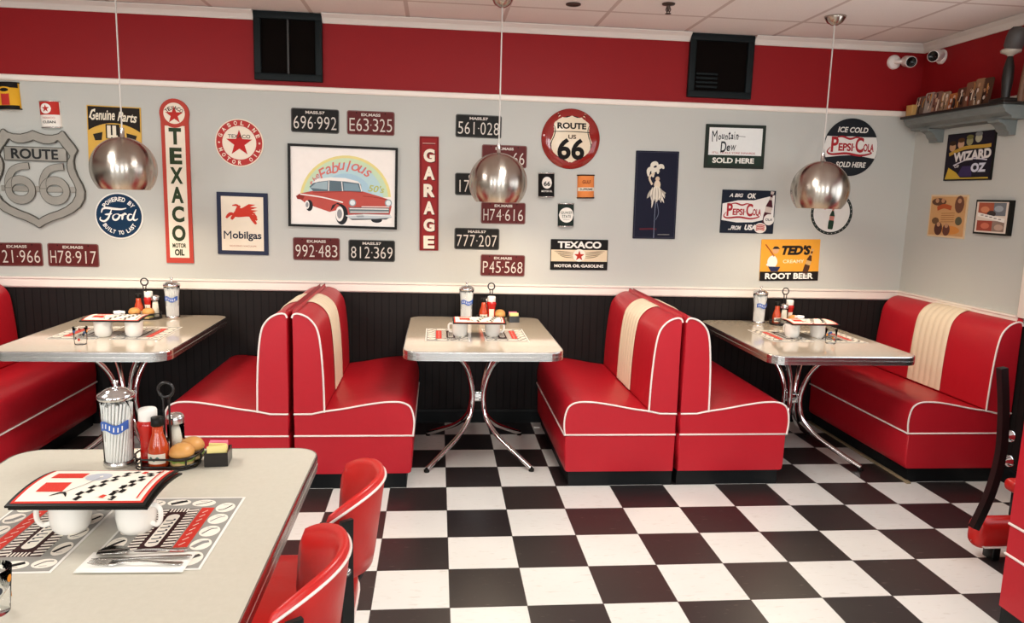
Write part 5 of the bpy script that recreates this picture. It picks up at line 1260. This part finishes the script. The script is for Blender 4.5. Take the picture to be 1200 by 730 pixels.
def poster_b(A, w, h):
    rnd = random.Random(8)
    A.text('MOVIE', -.08*w, .16*h, .4*w, .07*h, P('#a8452c'), 3, .03, 0, .1) if False else A.stroke([(-.28*w, .17*h), (-.1*w, .23*h), (.1*w, .19*h)], .03, P('#b0552f'), 3)
    for x, y, rx, ry, c in ((-.25, .33, .2, .09, '#5e4030'), (.3, .28, .12, .2, '#6b4636'), (.32, -.1, .09, .1, '#5c5844'), (-.2, -.3, .11, .16, '#54342c'), (.02, -.32, .1, .14, '#663e33'), (-.3, -.12, .1, .08, '#6e5238')): A.oval(x*w, y*h, rx*w, ry*h, P(c), 2, 16)
    for x, y in ((.3, .36), (-.2, -.2), (.02, -.22), (-.3, .36), (-.14, .36)): A.oval(x*w, y*h, .05*w, .055*h, P('#b98a68'), 3, 12)
    for k in range(5): A.stroke([(-.15*w, (.06-.05*k)*h), (.2*w, (.08-.05*k)*h)], .004, P('#a06a3c'), 3)
    A.oval(.12*w, -.32*h, .25*w, .1*h, P('#cf8844'), 1.5, 20)
framed(((1091.9, 227.6), (1136.2, 229), (1130.8, 279.4), (1088, 277.3)), 'poster', 'orange toned square poster lower left of the dark one on the right wall', P('#c99a68'), .012, P('#d9bf9a'), .006, poster_b)
def poster_c(A, w, h):
    for x0, y0, x1, y1, c in ((-.4, .05, .05, .42, '#a3553d'), (.05, .05, .4, .42, '#6d6f74'), (-.4, -.4, .05, -.1, '#9a4636'), (.05, -.4, .4, -.1, '#8a7468')): A.rect(x0*w, y0*h, x1*w, y1*h, P(c), 2)
    for x, y, c in ((-.2, .22, '#c9805c'), (.2, .25, '#9aa0a4'), (-.15, -.25, '#c26a52'), (.25, -.28, '#b79a88'), (.0, .1, '#3f3531')): A.oval(x*w, y*h, .13*w, .09*h, P(c), 3, 14)
    A.fill([(-.40*w, .02*h), (.40*w, -.14*h), (.40*w, -.02*h), (-.40*w, .13*h)], P('#e6dfd6'), 4)
    for k in range(5): A.stroke([((-.3+.13*k)*w, (.055-.026*k)*h), ((-.22+.13*k)*w, (.055-.026*k)*h)], .006, P('#8a7f78'), 5)
framed(((1149.4, 234.8), (1190.6, 234), (1185.8, 276.5), (1145.6, 274)), 'framed_picture', 'small black framed picture with white diagonal strip on the right wall', P('#d8c9ba'), .012, BLACKPL, .03, poster_c)

SH = mat('weathered_grey_wood', '#6f7471', .55, bump=.3, bscale=25, vary=.2, vscale=14); SHT = mat('shelf_black_top', '#17130f', .4, vary=.15)
sy0, sy1, sz = -.13, .80, 2.205                     # along y
t = thing('wall_shelf', 'weathered grey moulded shelf on brackets on the right wall', 'shelf', (XW, (sy0+sy1)/2, sz)); sl = (sy1-sy0)/2
MB().rbox(-.175, -.001, -sl-.02, sl+.02, -.018, 0, .004, SHT, 2).build('shelf_top', t)
pr = [(0, -.018), (-.16, -.018), (-.158, -.032), (-.148, -.042), (-.14, -.058), (-.118, -.07), (-.10, -.078), (-.098, -.092), (-.06, -.095), (0, -.095)]
m = MB(); ra, rb = [(x, -sl, z) for x, z in pr], [(x, sl, z) for x, z in pr]; m.grid([ra, rb], SH, False, closeu=True); m.poly(ra, SH); m.poly(rb, SH); m.build('moulding', t)
for yy in (-sl+.12, sl-.17):
    bp2 = [(0, -.095), (-.12, -.095), (-.115, -.108), (-.09, -.115), (-.07, -.13), (-.06, -.15), (-.045, -.162), (-.04, -.18), (0, -.18)]
    m = MB(); ra, rb = [(x, yy-.045, z) for x, z in bp2], [(x, yy+.045, z) for x, z in bp2]; m.grid([ra, rb], SH, False, closeu=True); m.poly(ra, SH); m.poly(rb, SH); m.build('bracket', t)
def on_shelf(name, label, cat, y, depth=-.085, group=None): return thing(name, label, cat, (XW+depth, y, sz), group=group)
t = on_shelf('wooden_block', 'small plain light wooden block at the far end of the shelf', 'block', .765, -.12)
MB().rbox(-.03, .03, -.035, .035, 0, .075, .003, WOODLT, 2).build('body', t)
# a row of leaning picture cards, each its own piece
cards = ((.70, .10, .125, '#6d5a50'), (.615, .09, .14, '#a69a90'), (.535, .09, .135, '#8a6458'), (.455, .09, .125, '#937860'), (.375, .085, .105, '#b06a3a'), (.30, .08, .13, '#5a3a2c'), (.225, .085, .155, '#7a5540'), (.15, .08, .165, '#8c6a4e'), (.08, .075, .16, '#4d3426'))
place = ('nearest the wooden block', 'second from the wooden block', 'third from the wooden block', 'fourth from the wooden block', 'low orange one in the middle of the row', 'just right of the low orange one', 'fourth from the black desk lamp', 'third from the black lamp', 'second from the black lamp')
place = ('nearest the wooden block', 'second from the wooden block', 'third from the wooden block', 'fourth from the wooden block', 'the low orange toned one', 'next right of the low orange toned one', 'third from the black lamp', 'second from the black lamp', 'nearest the black lamp')
rnd = random.Random(21)
for (y, wd, hh_, c), pl in zip(cards, place):
    t = thing('picture_card', f'small picture card leaning on the shelf, {pl}', 'picture card', (XW-.115, y, sz+.001), (0, 0, 0), 'picture cards along the shelf')
    t.rotation_euler = (Matrix.Rotation(-PI/2, 4, 'Z') @ Matrix.Rotation(PI/2-.12, 4, 'X')).to_euler()
    m = MB().prism([(p[0], p[1]+hh_/2) for p in rrect(wd, hh_, .012, 3)], 0, .008, P(c)); m.build('card', t)
    A = Art(.0085)
    for k in range(9):
        x, v = rnd.uniform(-.36, .36)*wd, rnd.uniform(.12, .85)*hh_
        if k % 3 == 0: A.oval(x, v, wd*.13, wd*.16, P(rnd.choice(('#c9a58a', '#b88a6a', '#d2c3b4'))), 1+.1*k, 12)
        else: A.stroke([(x, max(.01, v-.03)), (x+rnd.uniform(-.008, .008), v), (x+rnd.uniform(-.01, .01), min(hh_-.008, v+.03))], rnd.choice((.006, .01, .014)), P(rnd.choice(('#2b1c14', '#d8c7b0', '#7c3a28', '#3a3230', '#c08a4a'))), 1+.1*k)
    A.build('printed_face', t, recalc=False)
t = on_shelf('desk_lamp', 'black stemmed lamp with dark hood standing on the shelf at right edge', 'lamp', -.05, -.09)
LB = mat('lamp_dark_metal', '#2b2825', .4, .3, vary=.15)
MB().rbox(-.06, .06, -.07, .06, .001, .022, .006, SHT, 2).build('base', t)
MB().lathe([(.022, .02), (.024, .06), (.030, .13), (.028, .2), (.016, .25), (.012, .262)], LB, 16).build('stem', t)
MB().lathe([(.014, .26), (.02, .268), (.052, .282), (.054, .292), (.045, .30)], mat('lamp_collar', '#bdb6a8', .35, .2, vary=.1), 24).build('collar', t)
HT = Matrix.Translation((0, -.008, .296)) @ Matrix.Rotation(.3, 4, 'X') @ Matrix.Scale(.8, 4)
MB().lathe([(.05, 0), (.062, .02), (.064, .08), (.058, .125), (.04, .15), (.0001, .158)], mat('lamp_hood', '#4a4644', .5, vary=.2, vscale=30), 24, T=HT).build('hood', t)
t = on_shelf('carved_stick', 'tall thin brown carved piece leaning behind the lamp on the shelf', 'ornament', -.118, -.05)
MB().tube(spline([(0, 0, .002), (0, -.005, .1), (0, -.012, .19), (0, -.012, .235)], 5), [.02-.0006*k for k in range(16)], mat('carved_brown', '#6d4a34', .5, vary=.25, vscale=30), 10).build('body', t)
# scrap on the floor by the wall
o = MB().rbox(-.02, .02, -.012, .012, .0005, .01, .004, PAPER, 2).build('paper_scrap'); o.location = (.64, .75, 0); tag(o, 'tiny white paper scrap on the floor under the middle table near the wall', 'scrap')
